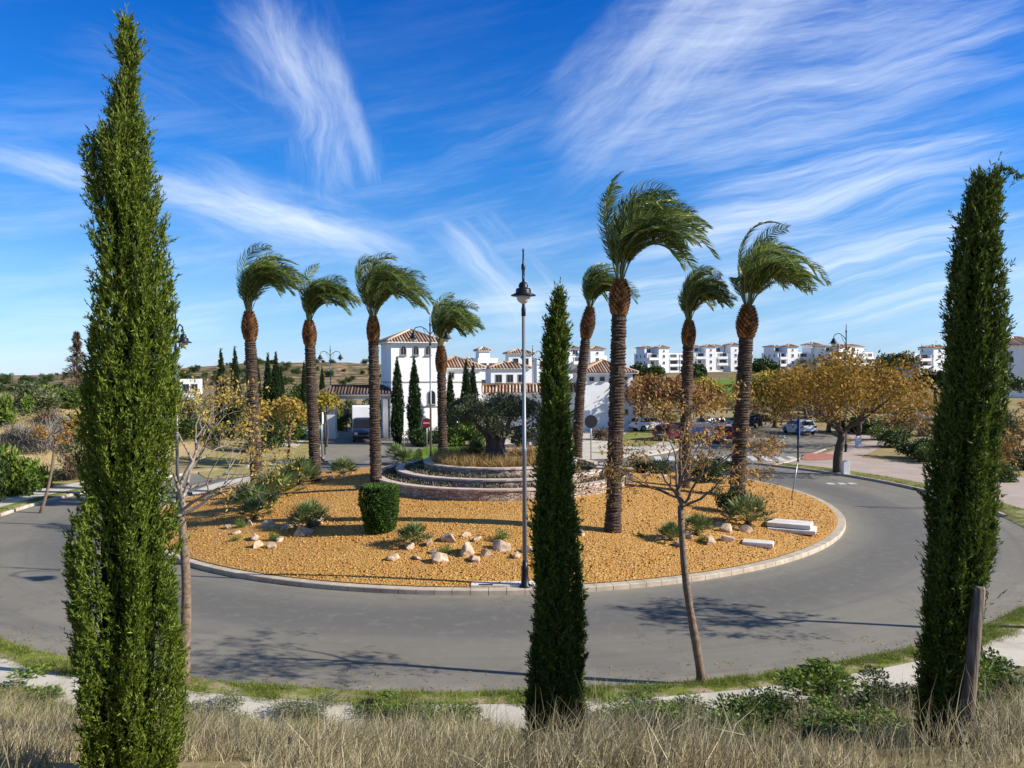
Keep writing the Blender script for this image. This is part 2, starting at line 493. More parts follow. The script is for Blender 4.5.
def mat_paving():
    m, nt, b = new_mat('pink_paving')
    p = world_pos(nt)
    br = nt.new('ShaderNodeTexBrick'); nt.l.new(p, br.inputs['Vector'])
    br.inputs['Color1'].default_value = (.42, .32, .26, 1); br.inputs['Color2'].default_value = (.36, .28, .23, 1)
    br.inputs['Mortar'].default_value = (.26, .21, .17, 1); br.inputs['Scale'].default_value = 1.6
    br.inputs['Mortar Size'].default_value = .012
    c = nt.mix(nt.m('MULTIPLY', nt.step(nt.noise(p, .5, 5), .4, .7), .4), br.outputs[0], (.5, .42, .35))
    nt.l.new(c, b.inputs['Base Color']); b.inputs['Roughness'].default_value = .85
    return m
M['paving'] = mat_paving()
M['red_paving'] = plain('red_tactile_paving', (.36, .12, .085), .85, (.42, .17, .12), 3)

def mat_stone_wall():
    m, nt, b = new_mat('rubble_stone')
    p = coords(nt)
    v = nt.new('ShaderNodeTexVoronoi', feature='F1'); nt.l.new(nt.scalevec(p, (1, 1, 1.7)), v.inputs['Vector']); v.inputs['Scale'].default_value = 4.5
    e = nt.vor(nt.scalevec(p, (1, 1, 1.7)), 4.5, 'DISTANCE_TO_EDGE')
    sp = nt.new('ShaderNodeSeparateColor'); nt.l.new(v.outputs['Color'], sp.inputs[0])
    c = nt.ramp(sp.outputs[0], [(0, (.3, .2, .14)), (.5, (.42, .31, .23)), (1, (.54, .44, .34))])
    c = nt.mix(nt.step(e, .02, .07), (.2, .15, .11), c)
    nt.l.new(c, b.inputs['Base Color']); b.inputs['Roughness'].default_value = .9
    bump(nt, b, nt.step(e, 0, .12), .8, .04)
    return m
M['rubble'] = mat_stone_wall()
M['coping'] = plain('pink_coping', (.48, .37, .3), .85, (.58, .47, .4), 2.5, bumpk=.3)
# ------------------------------------------------------------------ camera, sun, sky
cam_d = bpy.data.cameras.new('camera'); cam = bpy.data.objects.new('camera', cam_d); col.objects.link(cam)
cam_d.sensor_fit = 'HORIZONTAL'; cam_d.sensor_width = 36; cam_d.lens = 36*F/1024
cam_d.clip_start = .1; cam_d.clip_end = 8000
c_, s_ = math.cos(ROLL), math.sin(ROLL)
fw = Vector((0, math.cos(PITCH), -math.sin(PITCH))); up0 = Vector((0, math.sin(PITCH), math.cos(PITCH))); ri0 = Vector((1, 0, 0))
ri = ri0*c_+up0*s_; up = up0*c_-ri0*s_
mw = Matrix((ri, up, -fw)).transposed().to_4x4(); mw.translation = (0, 0, CAMZ)
cam.matrix_world = mw
scene.camera = cam

SUN_EL, SUN_AZ = R(29), R(100.5)          # azimuth clockwise from +y
sd = Vector((math.sin(SUN_AZ)*math.cos(SUN_EL), math.cos(SUN_AZ)*math.cos(SUN_EL), math.sin(SUN_EL)))
sun_d = bpy.data.lights.new('sun', 'SUN'); sun = bpy.data.objects.new('sun', sun_d); col.objects.link(sun)
sun_d.energy = 5.0; sun_d.angle = R(.5); sun_d.color = (1, .945, .86)
sun.rotation_euler = sd.to_track_quat('Z', 'Y').to_euler()

world = bpy.data.worlds.new('World'); scene.world = world; world.use_nodes = True
w = NT(world.node_tree); bg = world.node_tree.nodes['Background']
sky = w.new('ShaderNodeTexSky', sky_type='NISHITA'); sky.sun_disc = False
sky.sun_elevation = SUN_EL; sky.sun_rotation = SUN_AZ
sky.altitude = 100; sky.air_density = 1.0; sky.dust_density = 0; sky.ozone_density = 6
dirv = w.new('ShaderNodeTexCoord').outputs['Generated']
sx = w.new('ShaderNodeSeparateXYZ'); w.l.new(dirv, sx.inputs[0])
AZ = w.m('ARCTAN2', sx.outputs[0], sx.outputs[1]); EL = w.m('ARCSINE', sx.outputs[2])

tint = w.ramp(w.m('MULTIPLY', EL, 1.0, clamp=True), [(0, (.6/1.5, .74/1.5, 1.12/1.5)), (.1, (.66/1.5, .82/1.5, .97/1.5)), (.26, (.18/1.5, .7/1.5, 1.14/1.5)), (.47, (.02/1.5, .5/1.5, 1.12/1.5)), (.75, (1.15/1.5, 1.02/1.5, .8/1.5))])
skyc = w.mix(1.0, sky.outputs[0], w.mix(1.0, tint, (1.5, 1.5, 1.5), 'MULTIPLY'), 'MULTIPLY')

def azel(px, py):
    d = Vector(ray(px, py)).normalized(); return math.atan2(d.x, d.y), math.asin(d.z)

def rot_coords(p0, p1):
    (a0, e0), (a1, e1) = azel(*p0), azel(*p1)
    th = math.atan2(e1-e0, a1-a0); L = math.hypot(a1-a0, e1-e0)/2
    ca, ce = (a0+a1)/2, (e0+e1)/2
    da, de = w.m('SUBTRACT', AZ, ca), w.m('SUBTRACT', EL, ce)
    s = w.m('ADD', w.m('MULTIPLY', da, math.cos(th)), w.m('MULTIPLY', de, math.sin(th)))
    t = w.m('SUBTRACT', w.m('MULTIPLY', de, math.cos(th)), w.m('MULTIPLY', da, math.sin(th)))
    return s, t, L

def wisps(s, t, ks, kt, seed, warp=.5, detail=9, rough=.68):
    cb = w.new('ShaderNodeCombineXYZ')
    cb0 = w.new('ShaderNodeCombineXYZ'); w.l.new(w.m('MULTIPLY', s, 5), cb0.inputs[0]); w.l.new(w.m('MULTIPLY', t, 7), cb0.inputs[1]); cb0.inputs[2].default_value = seed+5
    wn = w.m('SUBTRACT', w.noise(cb0.outputs[0], 1, 3), .5)
    w.l.new(w.m('MULTIPLY', s, ks), cb.inputs[0])
    w.l.new(w.m('ADD', w.m('MULTIPLY', t, kt), w.m('MULTIPLY', wn, warp*kt*.12)), cb.inputs[1]); cb.inputs[2].default_value = seed
    return w.noise(cb.outputs[0], 1, detail, rough)

def gauss(x, wd):
    q = w.m('DIVIDE', x, wd); return w.m('EXPONENT', w.m('MULTIPLY', w.m('MULTIPLY', q, q), -1))

def streak(p0, p1, wid, ks, kt, seed, lo, hi, gain, warp=.6, bend=0.0):
    s, t, L = rot_coords(p0, p1)
    if bend: t = w.m('SUBTRACT', t, w.m('MULTIPLY', w.m('MULTIPLY', s, s), bend))
    q = w.m('DIVIDE', s, L); q2 = w.m('MULTIPLY', q, q)
    along = w.m('EXPONENT', w.m('MULTIPLY', w.m('MULTIPLY', q2, q2), -1))
    mask = w.m('MULTIPLY', along, gauss(t, wid))
    n = wisps(s, t, ks, kt, seed, warp)
    v = w.step(w.m('ADD', n, w.m('MULTIPLY', w.m('SUBTRACT', mask, .6), .35)), lo, hi)
    return w.m('MULTIPLY', w.m('MULTIPLY', v, mask), gain)

layers = [
    streak((-60, 135), (420, 245), .03, 5, 30, 1.3, .3, .9, .72, .6),
    streak((150, 178), (430, 262), .05, 4, 22, 2.1, .35, .85, .55, .7),
    streak((262, -40), (362, 215), .062, 5, 17, 3.7, .36, 1.05, .68, 1.1, -1.2),
    streak((320, 20), (385, 205), .02, 6, 24, 4.2, .3, .9, .45, 1.0),
    streak((225, 0), (350, 110), .055, 5, 20, 4.9, .4, 1.0, .42, 1.2),
    streak((545, 170), (790, -60), .11, 3, 13, 5.9, .38, 1.05, .72, .7),
    streak((560, 150), (1010, 60), .085, 2.2, 22, 6.3, .38, 1.0, .7, .4),
    streak((600, 40), (1060, -30), .10, 2.2, 18, 7.7, .38, .95, .7, .4),
    streak((620, 250), (1060, 130), .06, 1.8, 30, 8.2, .4, .85, .72, .5),
    streak((560, 320), (1080, 210), .045, 1.6, 34, 9.6, .42, .85, .75, .45),
    streak((760, 330), (1080, 260), .035, 1.8, 34, 10.4, .4, .85, .7, .4),
    streak((-40, 330), (260, 322), .03, 2, 36, 11.5, .36, .9, .55, .4),
    streak((430, 190), (560, 330), .07, 2.6, 20, 12.2, .42, .9, .5, .7),
    streak((380, 320), (700, 290), .04, 1.6, 34, 13.9, .42, .9, .6, .4),
]
layers += [
    streak((20, 20), (330, 130), .07, 4, 30, 15.3, .48, .95, .13, .8),
    streak((400, 170), (640, 60), .06, 4, 34, 16.1, .46, .95, .16, .8),
    streak((680, 190), (1050, 110), .03, 2.4, 50, 17.7, .42, .9, .6, .3),
    streak((560, 260), (900, 215), .03, 2.4, 50, 18.4, .42, .9, .5, .3),
    streak((820, 90), (1060, 10), .07, 2.4, 40, 19.2, .42, .95, .55, .4),
]
cl = layers[0]
for q in layers[1:]: cl = w.m('SUBTRACT', 1, w.m('MULTIPLY', w.m('SUBTRACT', 1, cl, clamp=True), w.m('SUBTRACT', 1, q, clamp=True)))
# thin general veil, thicker low down
cbv = w.new('ShaderNodeCombineXYZ'); w.l.new(w.m('MULTIPLY', w.m('ADD', AZ, w.m('MULTIPLY', EL, .8)), 2), cbv.inputs[0]); w.l.new(w.m('MULTIPLY', w.m('SUBTRACT', EL, w.m('MULTIPLY', AZ, .2)), 18), cbv.inputs[1])
veil = w.step(w.noise(cbv.outputs[0], 1, 9, .68), .4, .85)
low = w.m('SUBTRACT', 1, w.step(EL, 0, .42))
cl = w.m('MAXIMUM', cl, w.m('MULTIPLY', veil, w.m('ADD', .05, w.m('MULTIPLY', low, .52))))
above = w.step(EL, -.01, .02)
cl = w.m('MULTIPLY', cl, above)
lp = w.mix(w.m('MINIMUM', cl, .93), skyc, (6.1, 6.8, 7.7))
w.l.new(lp, bg.inputs['Color']); bg.inputs['Strength'].default_value = .1

vs = scene.view_settings; vs.view_transform = 'Standard'; vs.look = 'None'; vs.gamma = 1; vs.exposure = .66
vs.use_curve_mapping = False

# ------------------------------------------------------------------ the setting
def grid_mesh(name, P, mats, kind='structure', smooth=True, wrap=False):
    """P: rows x cols of points"""
    n, k = len(P), len(P[0])
    mb = MB(); fs = []
    for i in range(n-1):
        for j in range(k if wrap else k-1):
            fs.append((i*k+j, i*k+(j+1) % k, (i+1)*k+(j+1) % k, (i+1)*k+j))
    mb.add([p for row in P for p in row], fs, 0, smooth)
    o = mb.build(name, mats, fix=False)
    me = o.data
    if me.polygons and sum(p.normal.z for p in me.polygons) < 0: me.flip_normals()
    if kind: o['kind'] = kind
    return o

radii = [13.5, 15.5, 19, 22.3]+[RO-.1+i*.22 for i in range(8)]
while radii[-1] < 46: radii.append(radii[-1]+.42)
while radii[-1] < 130: radii.append(radii[-1]*1.018)
while radii[-1] < 1000: radii.append(radii[-1]*1.03)
while radii[-1] < 5000: radii.append(radii[-1]*1.12)
rows = []
for r_ in radii:
    row = []
    for k in range(480):
        a = 2*math.pi*k/480
        x, y = CX+r_*math.cos(a), CY+r_*math.sin(a)
        row.append((x, y, hz(x, y, True)))
    rows.append(row)
grid_mesh('ground', rows, M['ground'], wrap=True)

def ring(name, r0, r1, a0, a1, z, mat, n=None, dz=None, kind='structure', m=3):
    n = n or max(8, int(abs(a1-a0)/1.2))
    P = []
    for i in range(m+1):
        r_ = r0+(r1-r0)*i/m
        P.append([(CX+r_*math.cos(R(a)), CY+r_*math.sin(R(a)), z if dz is None else hz(CX+r_*math.cos(R(a)), CY+r_*math.sin(R(a)))+dz) for a in np.linspace(a0, a1, n+1)])
    return grid_mesh(name, P, mat, kind)

def kerb_ring(name, r0, r1, a0, a1, z0, z1, step=2.0):
    """kerb of separate cast blocks with hairline joints, as one kerb"""
    mb = MB(); n = max(1, int(abs(a1-a0)/step)); da = (a1-a0)/n
    for i in range(n):
        A = R(a0+i*da+.03); B = R(a0+(i+1)*da-.03)
        vs = []
        for z, ra, rb in ((z0, r0, r1), (z1-.02, r0, r1), (z1, r0+.015, r1-.015)):
            for a in (A, (A+B)/2, B):
                vs.append((CX+ra*math.cos(a), CY+ra*math.sin(a), z)); vs.append((CX+rb*math.cos(a), CY+rb*math.sin(a), z))
        fs = []
        for L in range(2):
            o = L*6
            for q in range(2):
                fs += [(o+2*q, o+2*q+2, o+2*q+8, o+2*q+6), (o+2*q+1, o+2*q+7, o+2*q+9, o+2*q+3)]
            fs += [(o, o+6, o+7, o+1), (o+4, o+5, o+11, o+10)]
        for q in range(2): fs.append((12+2*q, 12+2*q+2, 12+2*q+3, 12+2*q+1))
        mb.add(vs, fs)
    o = mb.build(name, M['concrete']); o['kind'] = 'structure'
    return o

def ribbon(name, path, w0, w1, z, mat, dz=None):
    P = []
    for i, (x, y) in enumerate(path):
        ax, ay = path[max(0, i-1)]; bx, by = path[min(len(path)-1, i+1)]
        L = math.hypot(bx-ax, by-ay); nx, ny = -(by-ay)/L, (bx-ax)/L
        P.append([(x+nx*t, y+ny*t, z if dz is None else hz(x+nx*t, y+ny*t)+dz) for t in np.linspace(w0, w1, 5)])
    return grid_mesh(name, P, mat)

def kerb_line(name, path, off, wd=.16, z0=-.03, z1=.13):
    P = []
    for i, (x, y) in enumerate(path):
        ax, ay = path[max(0, i-1)]; bx, by = path[min(len(path)-1, i+1)]
        L = math.hypot(bx-ax, by-ay); nx, ny = -(by-ay)/L, (bx-ax)/L
        P.append([(x+nx*(off+q), y+ny*(off+q), zz) for q, zz in ((-wd/2, z0), (-wd/2, z1), (wd/2, z1), (wd/2, z0))])
    o = grid_mesh(name, P, M['concrete'], smooth=False); return o

def patch(name, pts, z, mat, dz=None, n=10):
    """filled polygon (x, y) as a fan of rings about its centroid"""
    cx = sum(p[0] for p in pts)/len(pts); cy = sum(p[1] for p in pts)/len(pts)
    pts = smooth_path(list(pts)+[pts[0]], 5)
    P = []
    for i in range(n+1):
        t = .02+.98*i/n
        P.append([(cx+(x-cx)*t, cy+(y-cy)*t, z if dz is None else hz(cx+(x-cx)*t, cy+(y-cy)*t)+dz) for x, y in pts])
    return grid_mesh(name, P, mat)

ring('road', RI-.3, RO+.06, 0, 360, .0, M['asphalt'], n=300, m=8)
ribbon('exit_road', EXIT_RIGHT, -4.95, 4.95, .004, M['asphalt'])
ribbon('gate_road', EXIT_GATE, -4.25, 4.25, .008, M['asphalt'])
# island
P = [[(CX+r_*math.cos(2*math.pi*k/180), CY+r_*math.sin(2*math.pi*k/180), mound(r_)+.035*mnoise.noise((r_*.5*math.cos(2*math.pi*k/180), r_*.5*math.sin(2*math.pi*k/180), 0))*ss((15-r_)/2)) for k in range(180)] for r_ in np.linspace(.05, RI-.3, 50)]
grid_mesh('gravel_ground', P, M['gravel'], wrap=True)
kerb_ring('island_kerb', RI-.34, RI, 0, 360, -.02, .15, 1.9)
# near side: kerb, turf verge, path
ring('near_verge', RO+.0, RO+.85, -172, -12, 0, M['verge'], dz=.012)
ring('near_path', RO+.85, RO+2.1, -172, -12, 0, M['path'], dz=.008)
# left far side
kerb_ring('left_kerb', RO, RO+.18, 152, 188, -.03, .13)
ring('left_verge', RO+.18, RO+1.0, 152, 188, 0, M['verge'], dz=.012)
ring('left_path', RO+1.0, RO+2.9, 152, 188, 0, M['path'], dz=.008)
ring('left_turf', RO+2.9, RO+8, 152, 188, 0, M['dry_turf'], dz=.012)
# right side: verge, paving
kerb_ring('right_kerb', RO, RO+.18, -12, 40, -.03, .13)
ring('right_verge', RO+.18, RO+1.5, -12, 38, 0, M['verge'], dz=.012)
ring('right_paving', RO+1.5, RO+8.5, -14, 40, 0, M['paving'], dz=.01, m=8)
kerb_line('exit_kerb', EXIT_RIGHT[6:], -5.0)
kerb_line('exit_far_kerb', EXIT_RIGHT[18:], -5.0+.0)
kerb_line('exit_left_kerb', EXIT_RIGHT[6:26], 5.0)
ribbon('exit_paving', EXIT_RIGHT[8:34], -8.6, -5.1, 0, M['paving'], dz=.014)
q = [T(806, 455), T(834, 455), T(832, 459.5), T(803, 460)]
patch('red_paving', [(p.x, p.y) for p in q], .155, M['red_paving'], n=2)
# gate side
kerb_line('gate_kerb', EXIT_GATE[5:15], 4.3)
ribbon('gate_verge', EXIT_GATE[5:26], 4.4, 6.2, 0, M['dry_turf'], dz=.016)
ribbon('gate_path', EXIT_GATE[4:30], 6.2, 9.8, 0, M['path'], dz=.02)
q = [T(*p) for p in ((196, 452), (290, 447), (300, 462), (262, 474), (205, 478))]
patch('dry_turf', [(p.x, p.y) for p in q], 0, M['dry_turf'], dz=.024)
q = [T(*p) for p in ((398, 455), (440, 446), (492, 446), (500, 456), (470, 466), (408, 463))]
patch('lawn', [(p.x, p.y) for p in q], 0, M['lawn'], dz=.05)
q = [T(*p) for p in ((335, 445), (330, 438), (420, 437), (430, 447), (400, 452), (350, 452))]
ribbon('gate_forecourt', FORECOURT, -4.2, 4.2, .012, M['asphalt'])
q = [T(*p) for p in ((500, 452), (520, 436), (640, 430), (690, 440), (660, 455), (560, 460))]
patch('pale_plaza', [(p.x, p.y) for p in q], 0, M['path'], dz=.03)
q = [T(*p) for p in ((612, 444), (640, 428), (680, 428), (668, 440), (640, 447))]
patch('green_turf', [(p.x, p.y) for p in q], 0, M['verge'], dz=.06)
q = [T(*p) for p in ((640, 437), (700, 424), (770, 424), (758, 433), (700, 443), (650, 446))]
patch('car_park', [(p.x, p.y) for p in q], .13, M['asphalt'])
q = [T(*p) for p in ((640, 400), (660, 388), (720, 380), (800, 384), (815, 392), (770, 402), (690, 407))]
patch('golf_lawn', [(p.x, p.y) for p in q], 0, M['lawn'], dz=.12, n=24)
# small kerbed splitter beside the left of the island
q = [T(*p) for p in ((192, 494), (222, 484), (262, 478), (262, 483), (225, 490), (198, 498))]
patch('traffic_island', [(p.x, p.y) for p in q], .14, M['path'], n=3)

# paint on the road
def paint(name, quads, z=.013):
    mb = MB()
    for qd in quads: mb.add([(x, y, z) for x, y in qd], [(0, 1, 2, 3)])
    o = mb.build(name, M['white_paint'], fix=False); o['kind'] = 'structure'
    me = o.data
    if me.polygons[0].normal.z < 0: me.flip_normals()
quads = []
for k in range(11):
    x = 10.3+k*.98; y = 55.2-.06*k
    quads.append([(x, y), (x+.5, y), (x+.9, y+3.0), (x+.4, y+3.0)])
paint('crosswalk', quads)
quads = []
pth = EXIT_RIGHT[14:]
for i in range(0, len(pth)-1, 2):
    (ax, ay), (bx, by) = pth[i], pth[i+1]
    L = math.hypot(bx-ax, by-ay); nx, ny = -(by-ay)/L*.07, (bx-ax)/L*.07
    quads.append([(ax-nx, ay-ny), (bx-nx, by-ny), (bx+nx, by+ny), (ax+nx, ay+ny)])
paint('lane_line', quads)
g1 = T(838, 484)
paint('give_way_mark', [[(g1.x-.6+k*.62, g1.y-.25), (g1.x-.2+k*.62, g1.y-.25), (g1.x-.2+k*.62, g1.y+.35), (g1.x-.6+k*.62, g1.y+.35)] for k in range(3)])
quads = []
for px, py in ((371, 462), (384, 456), (377, 466), (392, 463)):
    p = T(px, py); quads.append([(p.x-.6, p.y-.1), (p.x+.6, p.y-.1), (p.x+.9, p.y+.12), (p.x-.3, p.y+.12)])
paint('gate_lane_mark', quads)
# ------------------------------------------------------------------ vegetation builders
def rv(n, s=1.0): return rng.normal(size=(n, 3))*s

def vnoise(P, sc, seed):
    return np.array([mnoise.noise((p[0]*sc+seed, p[1]*sc-seed, p[2]*sc+seed*2)) for p in P])

def cypress(name, label, loc, h, prof, seed, mat, n=6500, nb=13, blade=.05, stub=.0, parent_group=None):
    """prof: (z, x_left, x_right) silhouette in metres, base at origin"""
    root = thing(name, label, 'tree', loc, group=parent_group)
    Z = np.array([p[0] for p in prof]); XL = np.array([p[1] for p in prof]); XR = np.array([p[2] for p in prof])
    zz = np.linspace(Z.min(), Z.max(), 400)
    wz = np.interp(zz, Z, (XR-XL)/2)+.02
    cdf = np.cumsum(wz); cdf /= cdf[-1]
    z = np.interp(rng.random(n), cdf, zz); ph = rng.random(n)*2*np.pi
    c = np.interp(z, Z, (XL+XR)/2); wd = np.interp(z, Z, (XR-XL)/2)
    Q = np.stack([np.cos(ph)*1.15, np.sin(ph)*1.15, z*.42], 1)
    lobe = vnoise(Q, 1.9, seed)+.55*vnoise(Q*np.array([2, 2, 2.2]), 1.6, seed+3)
    fac = np.clip(.83+.42*lobe, .5, 1.03)*(1-.1*rng.random(n)**3)
    fac = np.where(rng.random(n) < .14, fac*.78, fac)
    rr = np.maximum(wd*fac-.045, .012)
    B = np.stack([c+rr*np.cos(ph), rr*np.sin(ph), z], 1)
    out = np.stack([np.cos(ph), np.sin(ph), np.zeros(n)], 1)
    lean = rng.normal(size=(n, 1))*.15
    D = unit(out*(.38+lean)+np.array([0, 0, 1.0])+rv(n, .22))
    stem = .06+.11*rng.random((n, 1)); stem[rng.random(n) < .012] *= 2.1
    s = rng.random((n, nb))
    P = B[:, None, :]+D[:, None, :]*(s[..., None]*stem[:, None, :]-.03)
    BD = unit(D[:, None, :]+rv(n*nb, .42).reshape(n, nb, 3))
    L = blade*(.6+.8*rng.random(n*nb)); W = blade*(.2+.14*rng.random(n*nb))
    S = blades(P.reshape(-1, 3), BD.reshape(-1, 3), L, W)
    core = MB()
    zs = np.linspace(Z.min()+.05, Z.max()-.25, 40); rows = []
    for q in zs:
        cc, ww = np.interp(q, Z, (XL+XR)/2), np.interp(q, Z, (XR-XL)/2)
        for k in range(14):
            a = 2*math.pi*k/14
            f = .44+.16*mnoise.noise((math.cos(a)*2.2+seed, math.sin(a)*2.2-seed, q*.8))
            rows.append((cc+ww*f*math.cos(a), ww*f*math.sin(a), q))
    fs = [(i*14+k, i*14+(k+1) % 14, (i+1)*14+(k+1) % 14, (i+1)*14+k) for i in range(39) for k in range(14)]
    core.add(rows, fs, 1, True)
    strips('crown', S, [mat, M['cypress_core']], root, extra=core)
    t = MB(); t.tube([(0, 0, -.3), (0.02, 0, h*.3), (np.interp(h*.6, Z, (XL+XR)/2), 0, h*.6), (np.interp(h*.93, Z, (XL+XR)/2), 0, h*.95)], [.085, .07, .04, .008], 8)
    t.build('trunk', M['bark'], root)
    return root

def px_profile(rows, y0, base, d):
    """photo silhouette rows (py, x_left, x_right) -> metres about the base point at depth d"""
    out = []
    for py, xl, xr in rows:
        a, b = at(xl, py, d), at(xr, py, d)
        out.append((a.z-base.z, a.x-base.x, b.x-base.x))
    return sorted(out)

def grow(mb, p, d, L, r, depth, tips, kids=(2, 3), spread=.75, up=.1, shrink=.72, jit=.2, segs=4, sides=6, flat=None):
    pts = [Vector(p)]; rad = [r]; d = Vector(d).normalized()
    for i in range(segs):
        d = (d+Vector(rng.normal(size=3))*jit+Vector((0, 0, up))).normalized()
        if flat and d.z > flat and depth < 4: d = Vector((d.x, d.y, flat)).normalized()
        pts.append(pts[-1]+d*L/segs); rad.append(r*(1-.4*(i+1)/segs))
    mb.tube(pts, rad, sides if depth > 1 else 4, cap=False)
    if depth <= 1: tips += [(pts[i], d) for i in range(1, len(pts))]
    if depth == 0: return
    n = int(rng.integers(kids[0], kids[1]+1))
    a0 = rng.random()*6.28
    for k in range(n):
        i = segs if k < 2 else int(rng.integers(max(1, segs//2), segs+1))
        a = a0+k*2*math.pi/n+rng.normal()*.4
        o = d.orthogonal().normalized(); o = Matrix.Rotation(a, 3, d) @ o
        nd = (d+o*spread*(.7+.6*rng.random())).normalized()
        grow(mb, pts[i], nd, L*shrink*(.8+.4*rng.random()), rad[i]*.72, depth-1, tips, kids, spread, up, shrink, jit, segs, sides, flat)

def leaf_points(tips, n, sig, drop=0):
    T_ = np.array([t[0] for t in tips]); i = rng.integers(0, len(T_), n)
    q = rv(n); q = q/np.maximum(1, np.linalg.norm(q, axis=1, keepdims=True)/1.7); P = T_[i]+q*sig; P[:, 2] -= drop*rng.random(n)
    return P

def cards(P, size, elong=2.0, droop=0.0, jit=.4):
    n = len(P); D = unit(rv(n)+np.array([0, 0, -droop]))
    L = size*(1-jit+2*jit*rng.random(n)); return blades(P, D, L, L/elong)

def bare_tree(label, base, fork, limbs, r0, leafmat, nleaf, bark, seed, lsize=.085, depth=4, L=1.15, lean=(0, 0), group=None, flat=.75):
    """limbs: (direction, length) of the main limbs off the fork height"""
    global rng
    keep = rng; rng = np.random.default_rng(seed)
    root = thing('young_tree', label, 'tree', base, group=group)
    mb = MB(); tips = []
    n = 9; pts = []; rad = []
    for i in range(n+1):
        t = i/n
        pts.append((lean[0]*t+.05*math.sin(t*5+seed), lean[1]*t+.04*math.sin(t*4+seed*2), -.1+(fork+.1)*t))
        rad.append(r0*(1.15-.42*t+.25*max(0, .08-t)*10)*(1+.05*math.sin(i*2.3+seed)))
    mb.tube(pts, rad, 10)
    top = pts[-1]
    mb.build('trunk', M['bark'], root)
    br = MB()
    lead = [Vector(top)+Vector((.06*math.sin(k*1.9+seed), .06*math.cos(k*2.3+seed), .17*k)) for k in range(5)]
    br.tube(lead, [r0*.78*(1-.17*k) for k in range(5)], 8, cap=False)
    for k, (d, l) in enumerate(limbs):
        p_ = lead[int(k*4.99/len(limbs))] if d[2] < .95 else lead[4]
        grow(br, p_, d, l*.92, r0*.4, depth, tips, (2, 3), .62, .07, .7, .17, 4, 6, flat)
    br.build('branches', M['bark_pale' if bark == 'bark_pale' else 'bark'], root, fix=False)
    P = leaf_points(tips, nleaf, .09, .12)
    # hanging bunches of leaflets, five or six to each
    P = np.repeat(P, 4, 0)+rv(len(P)*4, .035)
    strips('leaves', cards(P, lsize, 2.1, .7), M[leafmat], root)
    rng = keep
    return root

def crown_tree(name, label, base, trunk_h, crown_w, crown_h, leafmat, nleaf, lsize, seed, bark='bark_dark', r0=.2, lean=(0, 0), group=None, umbrella=.5, limbs=5, sig=.45, cat='tree'):
    global rng
    keep = rng; rng = np.random.default_rng(seed)
    root = thing(name, label, cat, base, group=group)
    mb = MB(); tips = []
    pts = [(lean[0]*t+.06*math.sin(t*6+seed), lean[1]*t, -.1+(trunk_h+.1)*t) for t in np.linspace(0, 1, 7)]
    mb.tube(pts, [r0*(1.25-.45*t) for t in np.linspace(0, 1, 7)], 10)
    mb.build('trunk', M[bark], root)
    br = MB(); top = Vector(pts[-1])
    for k in range(limbs):
        a = 2*math.pi*k/limbs+rng.normal()*.3
        d = Vector((math.cos(a)*(1-umbrella*.3), math.sin(a)*(1-umbrella*.3), .55+.5*(1-umbrella)))
        grow(br, top, d, crown_w*.24, r0*.55, 4, tips, (2, 3), .7, .05, .74, .16, 4, 6)
    T_ = np.array([t[0] for t in tips])
    # fit the limb system to the crown's size
    z0 = top.z; ext = np.abs(T_[:, :2]-np.array(top[:2])).max(0); hi = T_[:, 2].max()-z0
    kx = crown_w/2/max(np.percentile(np.abs(T_[:, 0]-top.x), 97), .1); ky = crown_w/2/max(np.percentile(np.abs(T_[:, 1]-top.y), 97), .1); kz = crown_h/max(hi, .1)
    def fit(p): return (top.x+(p[0]-top.x)*kx, top.y+(p[1]-top.y)*ky, z0+(p[2]-z0)*kz)
    br.v = [fit(p) for p in br.v]; tips = [(fit(t[0]), t[1]) for t in tips]
    br.build('branches', M[bark], root, fix=False)
    keepn = [t for t in tips if rng.random() < .75]
    P = leaf_points(keepn, nleaf, sig*crown_w/6)
    strips('leaves', cards(P, lsize, 1.7, .3), M[leafmat], root)
    rng = keep
    return root

def shrub_mesh(name, mat, n, leaf, seed, tall=.8, upright=.3, parent=None, lump=.5):
    """unit shrub, one metre across, as leaves through a lumpy dome"""
    r_ = np.random.default_rng(seed)
    cs = np.concatenate([r_.normal(size=(9, 3))*[.2, .2, .17]*lump*2+[0, 0, tall*.42], [[0, 0, tall*.35]]])
    rad = .2+.1*r_.random(len(cs))
    i = r_.integers(0, len(cs), n)
    u = unit(r_.normal(size=(n, 3)))*(r_.random((n, 1))**.45)*rad[i][:, None]
    P = cs[i]+u*[1, 1, .9*tall/.8]
    P[:, 2] = np.abs(P[:, 2])
    D = unit(u*3+r_.normal(size=(n, 3))*.6+np.array([0, 0, upright]))
    L = leaf*(.6+.8*r_.random(n))
    wk = {'twig_grey': .06, 'shrub_brown': .22, 'shrub_pink': .25, 'shrub_grey': .3}.get(mat, .5)
    return blades(P, D, L, L*wk, r_.normal(size=(n, 3)))

